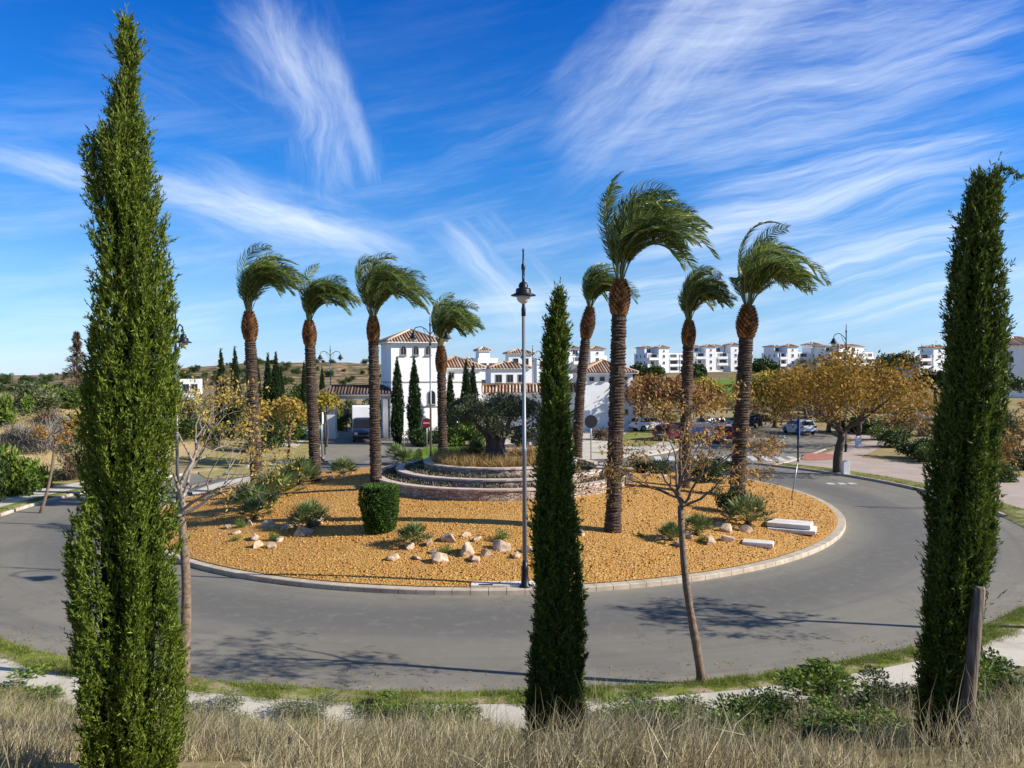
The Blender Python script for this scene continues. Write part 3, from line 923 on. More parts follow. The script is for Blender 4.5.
SHRUBS = {}
def shrub(label, base, wd, ht, kind='shrub', rz=None, group=None, name='shrub', cat='shrub'):
    spec = {'shrub': (2200, .075, .8, .3), 'shrub_bright': (2200, .09, .9, .3), 'shrub_grey': (2000, .1, .8, .6), 'shrub_dark': (2200, .075, .85, .3),
            'shrub_brown': (1800, .1, .7, .8), 'shrub_pink': (1800, .09, .6, .9), 'twig_grey': (1800, .24, .9, 1.6), 'cushion': (1500, .06, .8, .1), 'cactus_red': (1200, .06, .8, .1), 'rust': (1800, .07, .9, .2), 'gold_green': (1800, .08, .9, .2), 'hedge': (2600, .06, .9, .1)}
    nl, lf, tall, upr = spec[kind]
    key = (kind, int(rng.integers(0, 2)))
    if key not in SHRUBS:
        o = strips(name, shrub_mesh(name, kind, nl, lf, 11+key[1]*5+len(SHRUBS), tall, upr), M[kind])
        SHRUBS[key] = o.data
    else:
        o = link(name, SHRUBS[key])
    o.location = (base[0], base[1], base[2]-.04); o.rotation_euler = (0, 0, rng.random()*6.28 if rz is None else rz)
    o.scale = (wd, wd, ht/tall*.95)
    return tag(o, label, cat, group)

# ---------------- date palms with wind in their crowns
def palm(label, base, top, bulb_z, r, rb, reach, rise, seed, bend=0.0):
    """base, top (top of the boot) in world space; bulb_z: z where the boot starts"""
    global rng
    keep = rng; rng = np.random.default_rng(seed)
    root = thing('date_palm', label, 'palm tree', base, group='date palms on the roundabout')
    t_ = Vector(top)-Vector(base); H = t_.z; hb = bulb_z-base[2]
    def ax(z):
        t = z/H; return Vector((t_.x*t+bend*math.sin(t*math.pi), t_.y*t, z))
    mb = MB(); n = int(hb/.055); pts = []; rad = []
    for i in range(n+1):
        z = -.15+(hb+.15)*i/n; t = max(0, z/H)
        rr = r*(1.06-.12*t+.3*max(0, .05-t)*6)
        pts.append(ax(z)); rad.append(rr*(1+(.07 if i % 2 else -.05)+.05*rng.normal()))
    mb.tube(pts, rad, 16, smooth=False)
    for i_, v in enumerate(mb.v):
        c_ = ax(max(0, v[2])); q_ = Vector(v)*5.5+Vector((seed, 0, 0)); f_ = 1+.1*mnoise.noise(q_)+.06*mnoise.noise(q_*2.7)
        mb.v[i_] = (c_.x+(v[0]-c_.x)*f_, c_.y+(v[1]-c_.y)*f_, v[2]+.03*mnoise.noise(q_*.8+Vector((9, 0, 0))))
    z = .3
    while z < hb-.05:                       # pale torn rings of old leaf scars
        tl = rng.normal()*.1; aa = rng.random()*6.28
        k = 22; span = 2*math.pi*(.7+.3*rng.random()); cc = ax(z)
        loop = []
        for j in range(k+1):
            a = aa+span*j/k; rr = r*(1.1-.12*z/H)
            loop.append(cc+Vector((rr*math.cos(a), rr*math.sin(a), tl*math.cos(a-aa)+.012*rng.normal())))
        mb.tube(loop, .012+.01*rng.random(), 4, m=1)
        z += .26+.26*rng.random()
    mb.build('trunk', [M['palm_trunk'], M['palm_scar']], root, fix=False)
    # boot of cut leaf bases
    hbulb = H-hb
    def prof(t): return r*.92+(rb-r*.92)*math.sin(min(1, t/.42)*math.pi/2)**1.5 if t < .42 else rb*(1-((t-.42)/.58)**1.7*.62)
    bm_ = MB()
    ring_ = [(prof(t)*.93, t*hbulb) for t in np.linspace(0, 1, 16)]
    c0 = ax(hb); sh = (ax(H)-c0)/hbulb
    vs0 = len(bm_.v); bm_.lathe(ring_, 18, m=1)
    nsc = 170
    for k in range(nsc):
        t = .02+.97*k/nsc; a = k*2.39996; rr = prof(t); zz = t*hbulb
        o = Vector((math.cos(a), math.sin(a), 0)); s_ = Vector((-math.sin(a), math.cos(a), 0))
        wd = rb*.21; hh = .11*hbulb/1.0 if hbulb < 1.2 else .13
        p = o*rr*.93+Vector((0, 0, zz))
        bm_.add([p-s_*wd-Vector((0, 0, hh*.3)), p+s_*wd-Vector((0, 0, hh*.3)), p+o*(rb*.3)+Vector((0, 0, hh*.8))+s_*wd*.45, p+o*(rb*.3)+Vector((0, 0, hh*.8))-s_*wd*.45, p+Vector((0, 0, hh*.6))],
                [(0, 1, 2, 3), (0, 3, 4), (1, 4, 2), (3, 2, 4)])
    bm_.v = [tuple(Vector(v)+Vector((sh.x*v[2], sh.y*v[2], 0))+c0) for v in bm_.v]
    bm_.build('leaf_base_boot', [M['palm_boot'], M['palm_trunk']], root, fix=False)
    # fronds
    FL = math.hypot(reach, rise)*.81
    S = []; ra = MB(); N = ax(H)
    nf = 32
    for f in range(nf):
        stiff = f < 7
        a = rng.random()*6.28; th = (.04+(.38+.1*((seed*7) % 5)/4)*rng.random()) if not stiff else .05+.22*rng.random()
        d = np.array([math.sin(th)*math.cos(a)*.8-(.05 if stiff else 0), math.sin(th)*math.sin(a), math.cos(th)])
        L = FL*(.78+.44*rng.random())*(.88 if stiff else 1)
        ns = 22; p = np.array(N)+np.array([math.cos(a), math.sin(a), 0])*rb*.22+np.array([0, 0, -.12])
        wk = (.05+.04*rng.random() if stiff else .10+.15*rng.random()); ga = .1+.18*rng.random()
        P_ = [p]; D_ = [d]
        for i in range(ns):
            t = (i+1)/ns
            d = d+np.array([1, .12*rng.normal()+.06, 0])*wk*(t**.9)+np.array([0, 0, -1])*ga*1.5*t**1.5
            d = d/np.linalg.norm(d); p = p+d*L/ns; P_.append(p); D_.append(d)
        P_ = np.array(P_); D_ = np.array(D_)
        ra.tube(P_, [.022*(1-.85*i/ns)+.003 for i in range(ns+1)], 4, m=1, cap=False)
        nl = 84
        ts = np.linspace(.2, .998, nl); idx = ts*ns
        i0 = np.minimum(idx.astype(int), ns-1); fr = (idx-i0)[:, None]
        C = P_[i0]*(1-fr)+P_[i0+1]*fr; TD = unit(D_[i0]*(1-fr)+D_[i0+1]*fr)
        ref = np.array([0.0, 0, 1]) if abs(TD[nl//3][2]) < .9 else np.array([0.3, 1, 0])
        roll = rng.normal()*.6
        sd0 = unit(np.cross(TD, ref)); upv = np.cross(sd0, TD)
        for sgn in (-1, 1):
            sd_ = sgn*(sd0*math.cos(roll)+upv*math.sin(roll))
            ll = FL*.165*(np.sin(np.clip((ts-.12)/.9, 0, 1)*math.pi)**.6*.8+.2)*(.85+.3*rng.random(nl))
            d1 = unit(TD*.75+sd_*.75+upv*.18+rv(nl, .07))
            d2 = unit(d1*1.2+np.array([.5, .05, -.45])+TD*.45+rv(nl, .08))
            nrm = unit(np.cross(d1, upv)); wv = .0145*FL/4.5+.005
            e = np.empty((nl, 3, 2, 3)); m1 = C+d1*ll[:, None]*.5; m2 = m1+d2*ll[:, None]*.5
            nw = unit(np.cross(d1, rv(nl)))
            for j, (c, k) in enumerate(((C, .7), (m1, 1.0), (m2, .15))):
                e[:, j, 0] = c-nw*wv*k; e[:, j, 1] = c+nw*wv*k
            S.append(e)
    S = np.concatenate(S)
    ra.m = [1]*len(ra.f)
    strips('crown', S, [M['palm_leaf'], M['palm_rachis']], root, extra=ra)
    rng = keep
    return root

def fan_palm_mesh(seed, n=26):
    r_ = np.random.default_rng(seed); S = []; st = MB()
    for k in range(n):
        a = k*2.4+r_.normal()*.2; th = .15+1.25*(k/n)**.8
        d = np.array([math.sin(th)*math.cos(a), math.sin(th)*math.sin(a), math.cos(th)])
        L = .42+.18*r_.random(); p0 = np.array([0, 0, .08]); c = p0+d*L+np.array([0, 0, -.05])
        st.tube([p0, p0+d*L*.5+np.array([0, 0, .03]), c], [.014, .011, .009], 4, cap=False)
        s = np.cross(d, [0, 0, 1.0]); s = s/max(np.linalg.norm(s), 1e-6); u = np.cross(s, d)
        m = 17; an = np.linspace(-1.75, 1.75, m)
        D = unit(d[None]*np.cos(an)[:, None]+s[None]*np.sin(an)[:, None]+u[None]*(.12+.1*np.abs(an))[:, None]+r_.normal(size=(m, 3))*.05)
        S.append(blades(np.repeat(c[None], m, 0), D, .3+.1*r_.random(m), np.full(m, .036), np.repeat(u[None], m, 0)+r_.normal(size=(m, 3))*.3, .5))
    return np.concatenate(S), st
FAN = []
def fan_palm(label, base, size, group='fan palms among the boulders'):
    if not FAN:
        for s in range(3):
            S, st = fan_palm_mesh(s+3)
            st.m = [1]*len(st.f)
            r0 = thing('fan_palm', 'x', 'fan palm')
            strips('fronds', S, [M['fan'], M['palm_rachis']], r0, extra=st)
            tr = MB(); tr.lathe([(.0, -.1), (.09, -.08), (.11, .05), (.05, .14), (0, .15)], 10); tr.build('trunk', M['palm_trunk'], r0)
            FAN.append([r0, False])
    f = FAN[int(rng.integers(0, 3))]
    rz = rng.random()*6.28
    if not f[1]:
        f[1] = True; o = f[0]; o.location = base; o.rotation_euler = (0, 0, rz); o.scale = (size,)*3; o['label'] = label; o['group'] = group
        return o
    return copy_tree(f[0], base, rz, size, label, group)

# boulders: chipped convex lumps
ROCKS = []
def boulder(label, base, size, flat=.6, group='boulders on the gravel island'):
    if len(ROCKS) < 7:
        bm = bmesh.new(); r_ = random.Random(len(ROCKS)*7+1)
        for _ in range(11):
            v = Vector((r_.gauss(0, 1), r_.gauss(0, 1), r_.gauss(0, 1))).normalized()
            bm.verts.new((v.x*.5, v.y*.42, max(-.3, v.z*.42)))
        g = bmesh.ops.convex_hull(bm, input=bm.verts)
        bmesh.ops.delete(bm, geom=[e for e in g['geom_interior'] if isinstance(e, bmesh.types.BMVert)], context='VERTS')
        bmesh.ops.bevel(bm, geom=bm.edges[:], offset=.016, segments=1, affect='EDGES', clamp_overlap=True)
        bmesh.ops.triangulate(bm, faces=bm.faces)
        for v in bm.verts: v.co += Vector((mnoise.noise(v.co*6), mnoise.noise(v.co*6+Vector((5, 0, 0))), mnoise.noise(v.co*6+Vector((0, 5, 0)))))*.03
        me = bpy.data.meshes.new('boulder'); bm.to_mesh(me); bm.free(); me.materials.append(M['rock'])
        ROCKS.append(me)
        o = link('boulder', me)
    else:
        o = link('boulder', ROCKS[int(rng.integers(0, len(ROCKS)))])
    o.location = (base[0], base[1], base[2]+size*.05*flat); o.rotation_euler = (rng.normal()*.15, rng.normal()*.15, rng.random()*6.28)
    o.scale = (size, size*.9, size*flat*1.25)
    return tag(o, label, 'boulder', group)
# ------------------------------------------------------------------ lamps, posts, signs
def lamp(label, base, h, arms, group='street lamps'):
    root = thing('street_lamp', label, 'street lamp', base, group=group)
    mb = MB(); mb.lathe([(.17, -.02), (.17, .05), (.12, .1), (.1, .5), (.115, .55), (.085, .62), (.07, .8)], 16)
    mb.build('base', M['metal_dark'], root)
    mb = MB(); mb.lathe([(.07, .8), (.062, h*.4), (.075, h*.4+.02), (.075, h*.4+.1), (.056, h*.4+.14), (.05, h*.8)], 14)
    mb.build('pole', M['metal_grey'], root)
    mb = MB(); mb.lathe([(.05, h*.8), (.065, h*.8+.02), (.065, h*.82), (.045, h*.83), (.04, h*.93), (.06, h*.94), (.06, h*.95), (.03, h*.955), (.022, h*.99), (.035, h*.992), (.004, h)], 12)
    mb.build('spire', M['metal_dark'], root)
    for a in arms:
        c, s = math.cos(a), math.sin(a)
        def q(r, z): return (r*c, r*s, z)
        ar = MB(); za = h*.88
        ar.tube([q(.04, za), q(.3, za+.32), q(.6, za+.46), q(.9, za+.4), q(1.05, za+.2), q(1.05, za+.08)], .028, 8)
        ar.tube([q(.04, za-.35), q(.3, za+.0), q(.42, za+.36)], .016, 6)
        ar.build('arm', M['metal_dark'], root)
        z = za+.08
        ln = MB(); ln.lathe([(.03, z+.02), (.1, z-.02), (.14, z-.1), (.12, z-.16), (.2, z-.18), (.22, z-.27), (.21, z-.3), (.35, z-.36), (.35, z-.385), (.18, z-.37)], 20, c=q(1.05, 0))
        lo = ln.build('lantern', M['metal_dark'], root)
        gl = MB(); gl.lathe([(.18, z-.372), (.195, z-.44), (.155, z-.53), (.08, z-.59), (.02, z-.6)], 18, c=q(1.05, 0)); gl.build('lamp_bowl', M['lamp_glass'], lo)
    return root

def post_sign(label, base, h, r, shape, size, faces, rz, lean=(0, 0), zc=None, cat='road sign', group=None, postmat='metal_galv'):
    """shape: 'round' | 'rect'; faces: (front material, back material)"""
    root = thing('road_sign', label, cat, base, rz, group)
    mb = MB(); mb.tube([(0, 0, -.1), (lean[0], lean[1], h)], r, 8); mb.build('post', M[postmat], root)
    if shape:
        zc = zc or h-size[1]/2
        k = zc/h; ox, oy = lean[0]*k, lean[1]*k-r-.02
        pb = MB()
        if shape == 'round':
            n = 24; poly = [(ox+size[0]/2*math.cos(2*math.pi*i/n), zc+size[1]/2*math.sin(2*math.pi*i/n)) for i in range(n)]
        else:
            poly = [(ox-size[0]/2, zc-size[1]/2), (ox+size[0]/2, zc-size[1]/2), (ox+size[0]/2, zc+size[1]/2), (ox-size[0]/2, zc+size[1]/2)]
        pb.prism(poly, oy-.015, oy+.01, 0)
        pn = pb.build('panel', M[faces[1]], root)
        f = MB(); f.prism([(ox+(x-ox)*.97, zc+(z-zc)*.97) for x, z in poly], oy-.02, oy-.0165); f.build('face', M[faces[0]], pn)
        if faces[0] == 'sign_red':
            b_ = MB(); b_.box((ox, oy-.0225, zc), (size[0]*.72, .004, size[1]*.16)); b_.build('bar', M['sign_white'], pn)
    return root

# ------------------------------------------------------------------ vehicles
def car(label, loc, rz, paint, group=None, suv=False, z=0):
    root = thing('car', label, 'car', loc, rz, group)
    hs_ = 1.12 if suv else 1.0
    def slab(poly, y, inset, name, mat, bev=.05):
        mb = MB(); n = len(poly)
        zlo = min(p[1] for p in poly); zhi = max(p[1] for p in poly)
        vs = []
        for sgn in (-1, 1):
            for x, zz in poly:
                vs.append((x, sgn*(y-inset*((zz-zlo)/(zhi-zlo))), zz))
        mb.add(vs, [tuple(range(n)), tuple(range(2*n-1, n-1, -1))]+[(i, i+n, (i+1) % n+n, (i+1) % n) for i in range(n)])
        return mb.build(name, M[mat], root, bevel=bev)
    slab([(-2.05, .28), (-2.1, .5), (-2.06, .88), (-1.85, .98), (.75, .98), (1.75, .84), (2.05, .66), (2.08, .4), (2.0, .25)], .87, .04, 'body', 'paint_'+paint, .07)
    slab([(-1.9, .955), (-1.62, 1.4*hs_), (-1.2, 1.47*hs_), (.0, 1.48*hs_), (.35, 1.43*hs_), (1.15, .95)], .82, .17, 'cabin', 'paint_'+paint, .05)
    # glass, standing a few millimetres proud of the cabin
    g = MB()
    g.add([(-1.915, -.66, 1.03), (-1.915, .66, 1.03), (-1.675, .58, 1.38*hs_), (-1.675, -.58, 1.38*hs_)], [(0, 1, 2, 3)])
    g.v = [(x-.0+(-.012), y, zz) for x, y, zz in g.v]
    g.build('rear_window', M['glass'], root)
    g = MB(); g.add([(1.11, -.68, 1.02), (1.11, .68, 1.02), (.43, .6, 1.4*hs_), (.43, -.6, 1.4*hs_)], [(0, 1, 2, 3)]); g.v = [(x+.03, y, zz+.012) for x, y, zz in g.v]
    g.build('windscreen', M['glass'], root)
    for sgn in (-1, 1):
        g = MB()
        yb, yt = .812*sgn, .672*sgn
        for xs in (((-1.6, -1.4), (-.45, -.45)), ((-.37, -.37), (.9, .33))):
            (a0, a1), (b0, b1) = xs
            g.add([(a0, yb, 1.03), (b0, yb, 1.03), (b1, yt, 1.38*hs_), (a1, yt, 1.38*hs_)], [(0, 1, 2, 3)])
        g.v = [(x, y+.012*sgn, zz) for x, y, zz in g.v]
        g.build('side_window', M['glass'], root)
        t = MB(); t.box((-2.03, .68*sgn, .84), (.14, .24, .2)); t.build('tail_light', M['light_red'], root, bevel=.02)
        t = MB(); t.box((1.92, .66*sgn, .67), (.24, .3, .13)); t.build('headlight', M['light_white'], root, bevel=.02)
        t = MB(); t.box((.62, .93*sgn, 1.03), (.1, .16, .11)); t.build('mirror', M['dark_trim'], root, bevel=.02)
        for x in (-1.28, 1.3):
            wv = MB(); pr = [(.2, -.1), (.3, -.1), (.325, -.06), (.325, .06), (.3, .1), (.2, .1)]
            wv.lathe(pr, 18)
            wv.v = [(x+a, .8*sgn+c, .325+b) for a, b, c in wv.v]
            wh = wv.build('wheel', M['tyre'], root)
            rm = MB(); rm.lathe([(.02, .085), (.06, .11), (.2, .09), (.21, .07)], 14); rm.v = [(x+a, .8*sgn+c*sgn, .325+b) for a, b, c in rm.v]
            rm.build('rim', M['rim'], wh)
    t = MB(); t.box((-2.1, 0, .62), (.02, .52, .12)); t.build('number_plate', M['plate'], root)
    t = MB(); t.box((2.06, 0, .45), (.06, 1.2, .16)); t.box((-2.06, 0, .36), (.08, 1.6, .14)); t.build('bumper_trim', M['dark_trim'], root, bevel=.01)
    return root

def box_van(label, loc, rz):
    """front faces local -y"""
    root = thing('box_truck', label, 'truck', loc, rz)
    b = MB(); b.box((0, 3.0, 2.02), (2.15, 4.2, 2.5)); b.build('cargo_box', M['white_wall'], root, bevel=.05)
    b = MB(); b.prism([(-.0, 0)]*0 or [(-1.0, .45), (1.0, .45), (1.0, 1.25), (.86, 2.15), (.78, 2.25), (-.78, 2.25), (-.86, 2.15), (-1.0, 1.25)], -.05, .88); b.build('cab', M['paint_navy'], root, bevel=.05)
    b = MB(); b.box((0, -.42, .82), (1.9, .8, .72)); b.build('bonnet', M['paint_navy'], root, bevel=.12)
    b = MB(); b.add([(-.9, -.085, 1.3), (.9, -.085, 1.3), (.78, -.075, 2.08), (-.78, -.075, 2.08)], [(0, 1, 2, 3)]); b.build('windscreen', M['glass'], root)
    b = MB(); b.box((0, -.84, .8), (1.1, .04, .22)); b.build('grille', M['dark_trim'], root, bevel=.01)
    b = MB(); b.box((0, -.83, .42), (1.96, .16, .26)); b.build('bumper', M['dark_trim'], root, bevel=.04)
    b = MB(); b.box((0, 2.4, .55), (1.5, 5.4, .2)); b.build('chassis', M['dark_trim'], root)
    for s in (-1, 1):
        b = MB(); b.box((.74*s, -.82, .84), (.3, .06, .22)); b.build('headlight', M['light_white'], root, bevel=.02)
        b = MB(); b.box((1.14*s, .12, 1.6), (.16, .1, .4)); b.build('mirror', M['dark_trim'], root, bevel=.02)
        for y in (-.25, 3.9):
            wv = MB(); wv.lathe([(.2, -.12), (.33, -.12), (.36, -.07), (.36, .07), (.33, .12), (.2, .12)], 16); wv.v = [(.88*s+c, y+a, .36+b_) for a, b_, c in wv.v]
            wh = wv.build('wheel', M['tyre'], root)
            rm = MB(); rm.lathe([(.02, .1), (.2, .1), (.21, .08)], 12); rm.v = [(.88*s+c*s, y+a, .36+b_) for a, b_, c in rm.v]; rm.build('rim', M['rim'], wh)
    return root

# ------------------------------------------------------------------ buildings (front is local -y)
def hip(mb, cx, cy, z, w_, d_, pitch, over, tile=.34, thick=.16):
    """hipped roof: mortar planes (0), barrel tiles (1), eaves slab (2)"""
    W, D = w_/2+over, d_/2+over; m_ = min(W, D); hgt = m_*pitch
    a = [(-W, -D), (W, -D), (W, D), (-W, D)]
    mb.box((cx, cy, z-thick/2), (2*W-.02, 2*D-.02, thick), 2)
    r1, r2 = ((-(W-m_), 0), (W-m_, 0)) if W >= D else ((0, -(D-m_)), (0, D-m_))
    vs = [(cx+x, cy+y, z+.004) for x, y in a]+[(cx+r1[0], cy+r1[1], z+hgt), (cx+r2[0], cy+r2[1], z+hgt)]
    fs = [(0, 1, 5, 4), (1, 2, 5), (2, 3, 4, 5), (3, 0, 4)] if W >= D else [(0, 1, 4), (1, 2, 5, 4), (2, 3, 5), (3, 0, 4, 5)]
    mb.add(vs, fs, 0)
    rr = tile*.3
    for (p, q, inx, iny) in (((-W, -D), (W, -D), 0, 1), ((W, -D), (W, D), -1, 0), ((W, D), (-W, D), 0, -1), ((-W, D), (-W, -D), 1, 0)):
        L = math.hypot(q[0]-p[0], q[1]-p[1]); n = max(3, int(L/tile)); dx, dy = (q[0]-p[0])/L, (q[1]-p[1])/L
        for k in range(n):
            u = (k+.5)*L/n; run = min(u, L-u, m_)
            if run < .12: continue
            x0, y0 = cx+p[0]+dx*u, cy+p[1]+dy*u
            mb.tube([(x0-inx*.06, y0-iny*.06, z+.0), (x0+inx*run, y0+iny*run, z+run*pitch+.01)], [rr, rr*.9], 7, m=1)
    for i, c in enumerate(a):   # hip ridges
        e = (r1 if (c[0] < 0 if W >= D else c[1] < 0) else r2)
        mb.tube([(cx+c[0], cy+c[1], z+.05), (cx+e[0], cy+e[1], z+hgt+.05)], tile*.36, 7, m=1)
    if abs(W-D) > .05: mb.tube([(cx+r1[0], cy+r1[1], z+hgt+.06), (cx+r2[0], cy+r2[1], z+hgt+.06)], tile*.38, 7, m=1)
    return hgt
ROOF = None
def roof_obj(root, specs, name='roof', tile='tile_a'):
    mb = MB()
    for s in specs: hip(mb, *s)
    return mb.build(name, [M['roof_base'], M[tile], M['white_wall']], root, fix=False)

WIN = {}
def window(root, x, y, z, w_, h_, ang=0, arch=False, frame='frame_grey'):
    """centre of the sill line at (x, y, z) in the building's own frame; ang turns the outward normal from -y"""
    key = (round(w_, 2), round(h_, 2), arch, frame)
    if key not in WIN:
        def outline(e):
            if not arch: return [(-w_/2-e, -e), (w_/2+e, -e), (w_/2+e, h_+e), (-w_/2-e, h_+e)]
            r_ = w_/2+e; zz = h_-w_/2
            return [(-r_, -e), (r_, -e)]+[(r_*math.cos(t), zz+r_*math.sin(t)) for t in np.linspace(0, math.pi, 11)]
        f = MB(); o, i_ = outline(.07), outline(0.0); n = len(o)
        vs = [(a, -.05, b) for a, b in o]+[(a, -.05, b) for a, b in i_]+[(a, .06, b) for a, b in o]+[(a, .0, b) for a, b in i_]
        fs = []
        for k in range(n):
            j = (k+1) % n
            fs += [(k, j, n+j, n+k), (k, 2*n+k, 2*n+j, j), (n+k, n+j, 3*n+j, 3*n+k)]
        f.add(vs, fs)
        f.box((0, -.09, -.1), (w_+.24, .16, .06))
        f.box((0, -.02, h_*.5), (.04, .03, h_-.01))
        p = MB(); p.add([(a, -.008, b) for a, b in i_], [tuple(range(n))])
        of = f.build('window', M[frame], root); op = p.build('pane', M['glass'], of)
        WIN[key] = (of.data, op.data)
    else:
        of = link('window', WIN[key][0], root); op = link('pane', WIN[key][1], of)
    of.location = (x, y, z); of.rotation_euler = (0, 0, ang)
    return of

def balcony(root, x, y, z, w_, dep=1.3, h_=2.3):
    """dark opening with its floor slab and solid white parapet"""
    b = MB(); b.box((x, y-dep/2, z-.1), (w_, dep, .2)); b.box((x, y-dep+.06, z+.45), (w_, .12, .9))
    for s in (-1, 1): b.box((x+s*(w_/2-.06), y-dep/2+.06, z+.45), (.12, dep-.13, .9))
    for s in (-1, 1): b.box((x+s*(w_/2-.16), y-dep+.2, z+.9+(h_-.9)/2), (.2, .2, h_-.9))
    o = b.build('balcony', M['white_wall'], root)
    g = MB(); g.box((x, y-.005, z+h_/2), (w_-.5, .05, h_)); g.build('balcony_door', M['shade_recess'], o)  # flat door panel, coloured dark in place of a deep shaded opening
    return o

def box_building(label, base, rz, vols, roofs, wins=(), balcs=(), name='house', cat='house', group=None, bands=()):
    root = thing(name, label, cat, base, rz, group)
    mb = MB()
    for (x0, x1, y0, y1, z0, z1) in vols: mb.box(((x0+x1)/2, (y0+y1)/2, (z0+z1)/2), (x1-x0, y1-y0, z1-z0))
    mb.build('wall', M['white_wall'], root)
    if roofs: roof_obj(root, roofs)
    for wv in wins: window(root, *wv)
    for bv in balcs: balcony(root, *bv)
    for (x0, x1, y0, y1, z) in bands:
        b = MB(); b.box(((x0+x1)/2, (y0+y1)/2, z), (x1-x0+.12, y1-y0+.12, .12)); b.build('string_course', M['frame_grey'], root)
    return root

def apartments(label, base, rz, W, floors, towers, seed, step=0):
    r_ = random.Random(seed); fh = 2.9; H = floors*fh; dep = 11
    vols = [(-W/2, W/2, 0, dep, -4, H)]; roofs = []; wins = []; bal = []
    edges = sorted(towers); tw = 4.4
    for i, x in enumerate(edges):
        th = H+2.4+(.8 if i % 2 else 0)
        vols.append((x-tw/2, x+tw/2, -1.3, 4.2, -4, th)); roofs.append((x, 1.45, th, tw, 5.5, .38, .45, .6))
        for f in range(floors): wins.append((x, -1.302, f*fh+.9, .9, 1.2, 0, False, 'sign_white'))
        wins.append((x, -1.302, H+.5, .7, .9, 0, True, 'sign_white'))
    xs = [-W/2]+edges+[W/2]
    for a, b in zip(xs, xs[1:]):
        a2, b2 = a+(tw/2 if a in edges else 0), b-(tw/2 if b in edges else 0)
        n = max(1, int((b2-a2)/4.0))
        if b2-a2 < 1.6: continue
        for k in range(n):
            x = a2+(k+.5)*(b2-a2)/n
            for f in range(floors):
                if r_.random() < .8: bal.append((x, 0, f*fh+.05, min(4.2, (b2-a2)/n-.4), 1.4, 2.35))
                else: wins.append((x, -.002, f*fh+.9, 1.3, 1.3, 0, False, 'sign_white'))
        if r_.random() < .7:
            mw_ = (b2-a2)*.8; xc = (a2+b2)/2
            vols.append((xc-mw_/2, xc+mw_/2, 3.0, dep-1, H, H+2.6)); roofs.append((xc, (3+dep-1)/2, H+2.6, mw_, dep-4, .3, .4, .6))
            wins.append((xc, 2.998, H+.5, 1.6, 1.5, 0, False, 'sign_white'))
    for f in range(floors):
        for yy in (2.2, 5.5, 8.8): wins.append((-W/2-.002, yy, f*fh+.9, 1.0, 1.3, -math.pi/2, False, 'sign_white'))
        wins.append((W/2+.002, 3.5, f*fh+.9, .9, 1.2, math.pi/2, False, 'sign_white')); wins.append((W/2+.002, 7.5, f*fh+.9, .9, 1.2, math.pi/2, False, 'sign_white'))
    return box_building(label, base, rz, vols, roofs, wins, bal, 'apartment_building', 'building', 'white apartment blocks on the far rise')
# ------------------------------------------------------------------ placing everything
def PL(px, y):
    d = ray(px, 372); x = d[0]/d[1]*y
    return Vector((x, y, hz(x, y)))
def mpp(p): return p.y/F            # metres per photo pixel at that distance

# three tall cypresses on the bank
bA = PL(126, 6.0)
rowsA = [(22, 122, 129), (38, 116, 140), (60, 113, 146), (74, 120, 137), (90, 112, 141), (112, 108, 143), (135, 106, 150), (150, 86, 151), (168, 85, 154), (200, 88, 159), (240, 92, 167), (280, 93, 174), (310, 92, 177), (350, 90, 177), (400, 82, 176), (450, 77, 172), (500, 78, 172), (550, 73, 181), (600, 73, 184), (650, 73, 184), (700, 74, 184), (780, 77, 180), (802, 95, 155)]
cypress('cypress_tree', 'tallest cypress filling the left foreground, its bushy spire reaching the top of the picture', bA, 6.2, px_profile(rowsA, 0, bA, 6.0), 3.1, M['cypress'], 9500, 17, .037)
bB = T(556, 754)
rowsB = [(295, 557, 560), (310, 549, 567), (340, 543, 571), (380, 539, 569), (420, 536, 573), (460, 534, 576), (500, 533, 574), (540, 529, 579), (580, 527, 584), (620, 526, 586), (660, 524, 587), (700, 521, 588), (735, 522, 587), (757, 535, 575)]
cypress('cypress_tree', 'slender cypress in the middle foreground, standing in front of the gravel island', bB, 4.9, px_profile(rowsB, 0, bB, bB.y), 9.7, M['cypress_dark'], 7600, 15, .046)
bC = PL(945, 7.0)
rowsC = [(177, 976, 1000), (190, 969, 1005), (220, 961, 1004), (260, 954, 1004), (300, 949, 1004), (340, 945, 1005), (380, 939, 1004), (420, 931, 1003), (460, 927, 1001), (500, 923, 999), (540, 922, 999), (580, 920, 993), (620, 918, 986), (640, 917, 977), (680, 914, 976), (720, 913, 976), (765, 914, 976), (778, 925, 960)]
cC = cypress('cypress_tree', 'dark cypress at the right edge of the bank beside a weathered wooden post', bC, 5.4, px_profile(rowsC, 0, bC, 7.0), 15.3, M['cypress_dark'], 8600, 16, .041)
# bent leading shoot at its tip
tp = at(998, 172, 7.0)-bC
sh_ = MB(); sh_.tube([tp, tp+Vector((.08, 0, .03)), tp+Vector((.17, 0, -.02)), tp+Vector((.22, 0, -.07))], [.006, .005, .004, .002], 5, m=1)
ps = np.repeat(np.array([tp+Vector((.015*i, 0, .03-.0004*i*i)) for i in range(15)]), 9, 0)+rv(135, .008)
strips('leading_shoot', cards(ps, .04, 3), [M['cypress_dark'], M['cypress_core']], cC, extra=sh_)
pw = PL(966, 6.75)
mb = MB(); tw_ = at(979, 586, 6.75)-pw
mb.tube([(0, 0, -.3), tw_*.3, tw_*.7, tw_*.985, tw_], [.06, .058, .056, .054, .045], 12)
tag(mb.build('wooden_post', M['wood']), 'weathered round wooden post beside the right cypress', 'post').location = pw

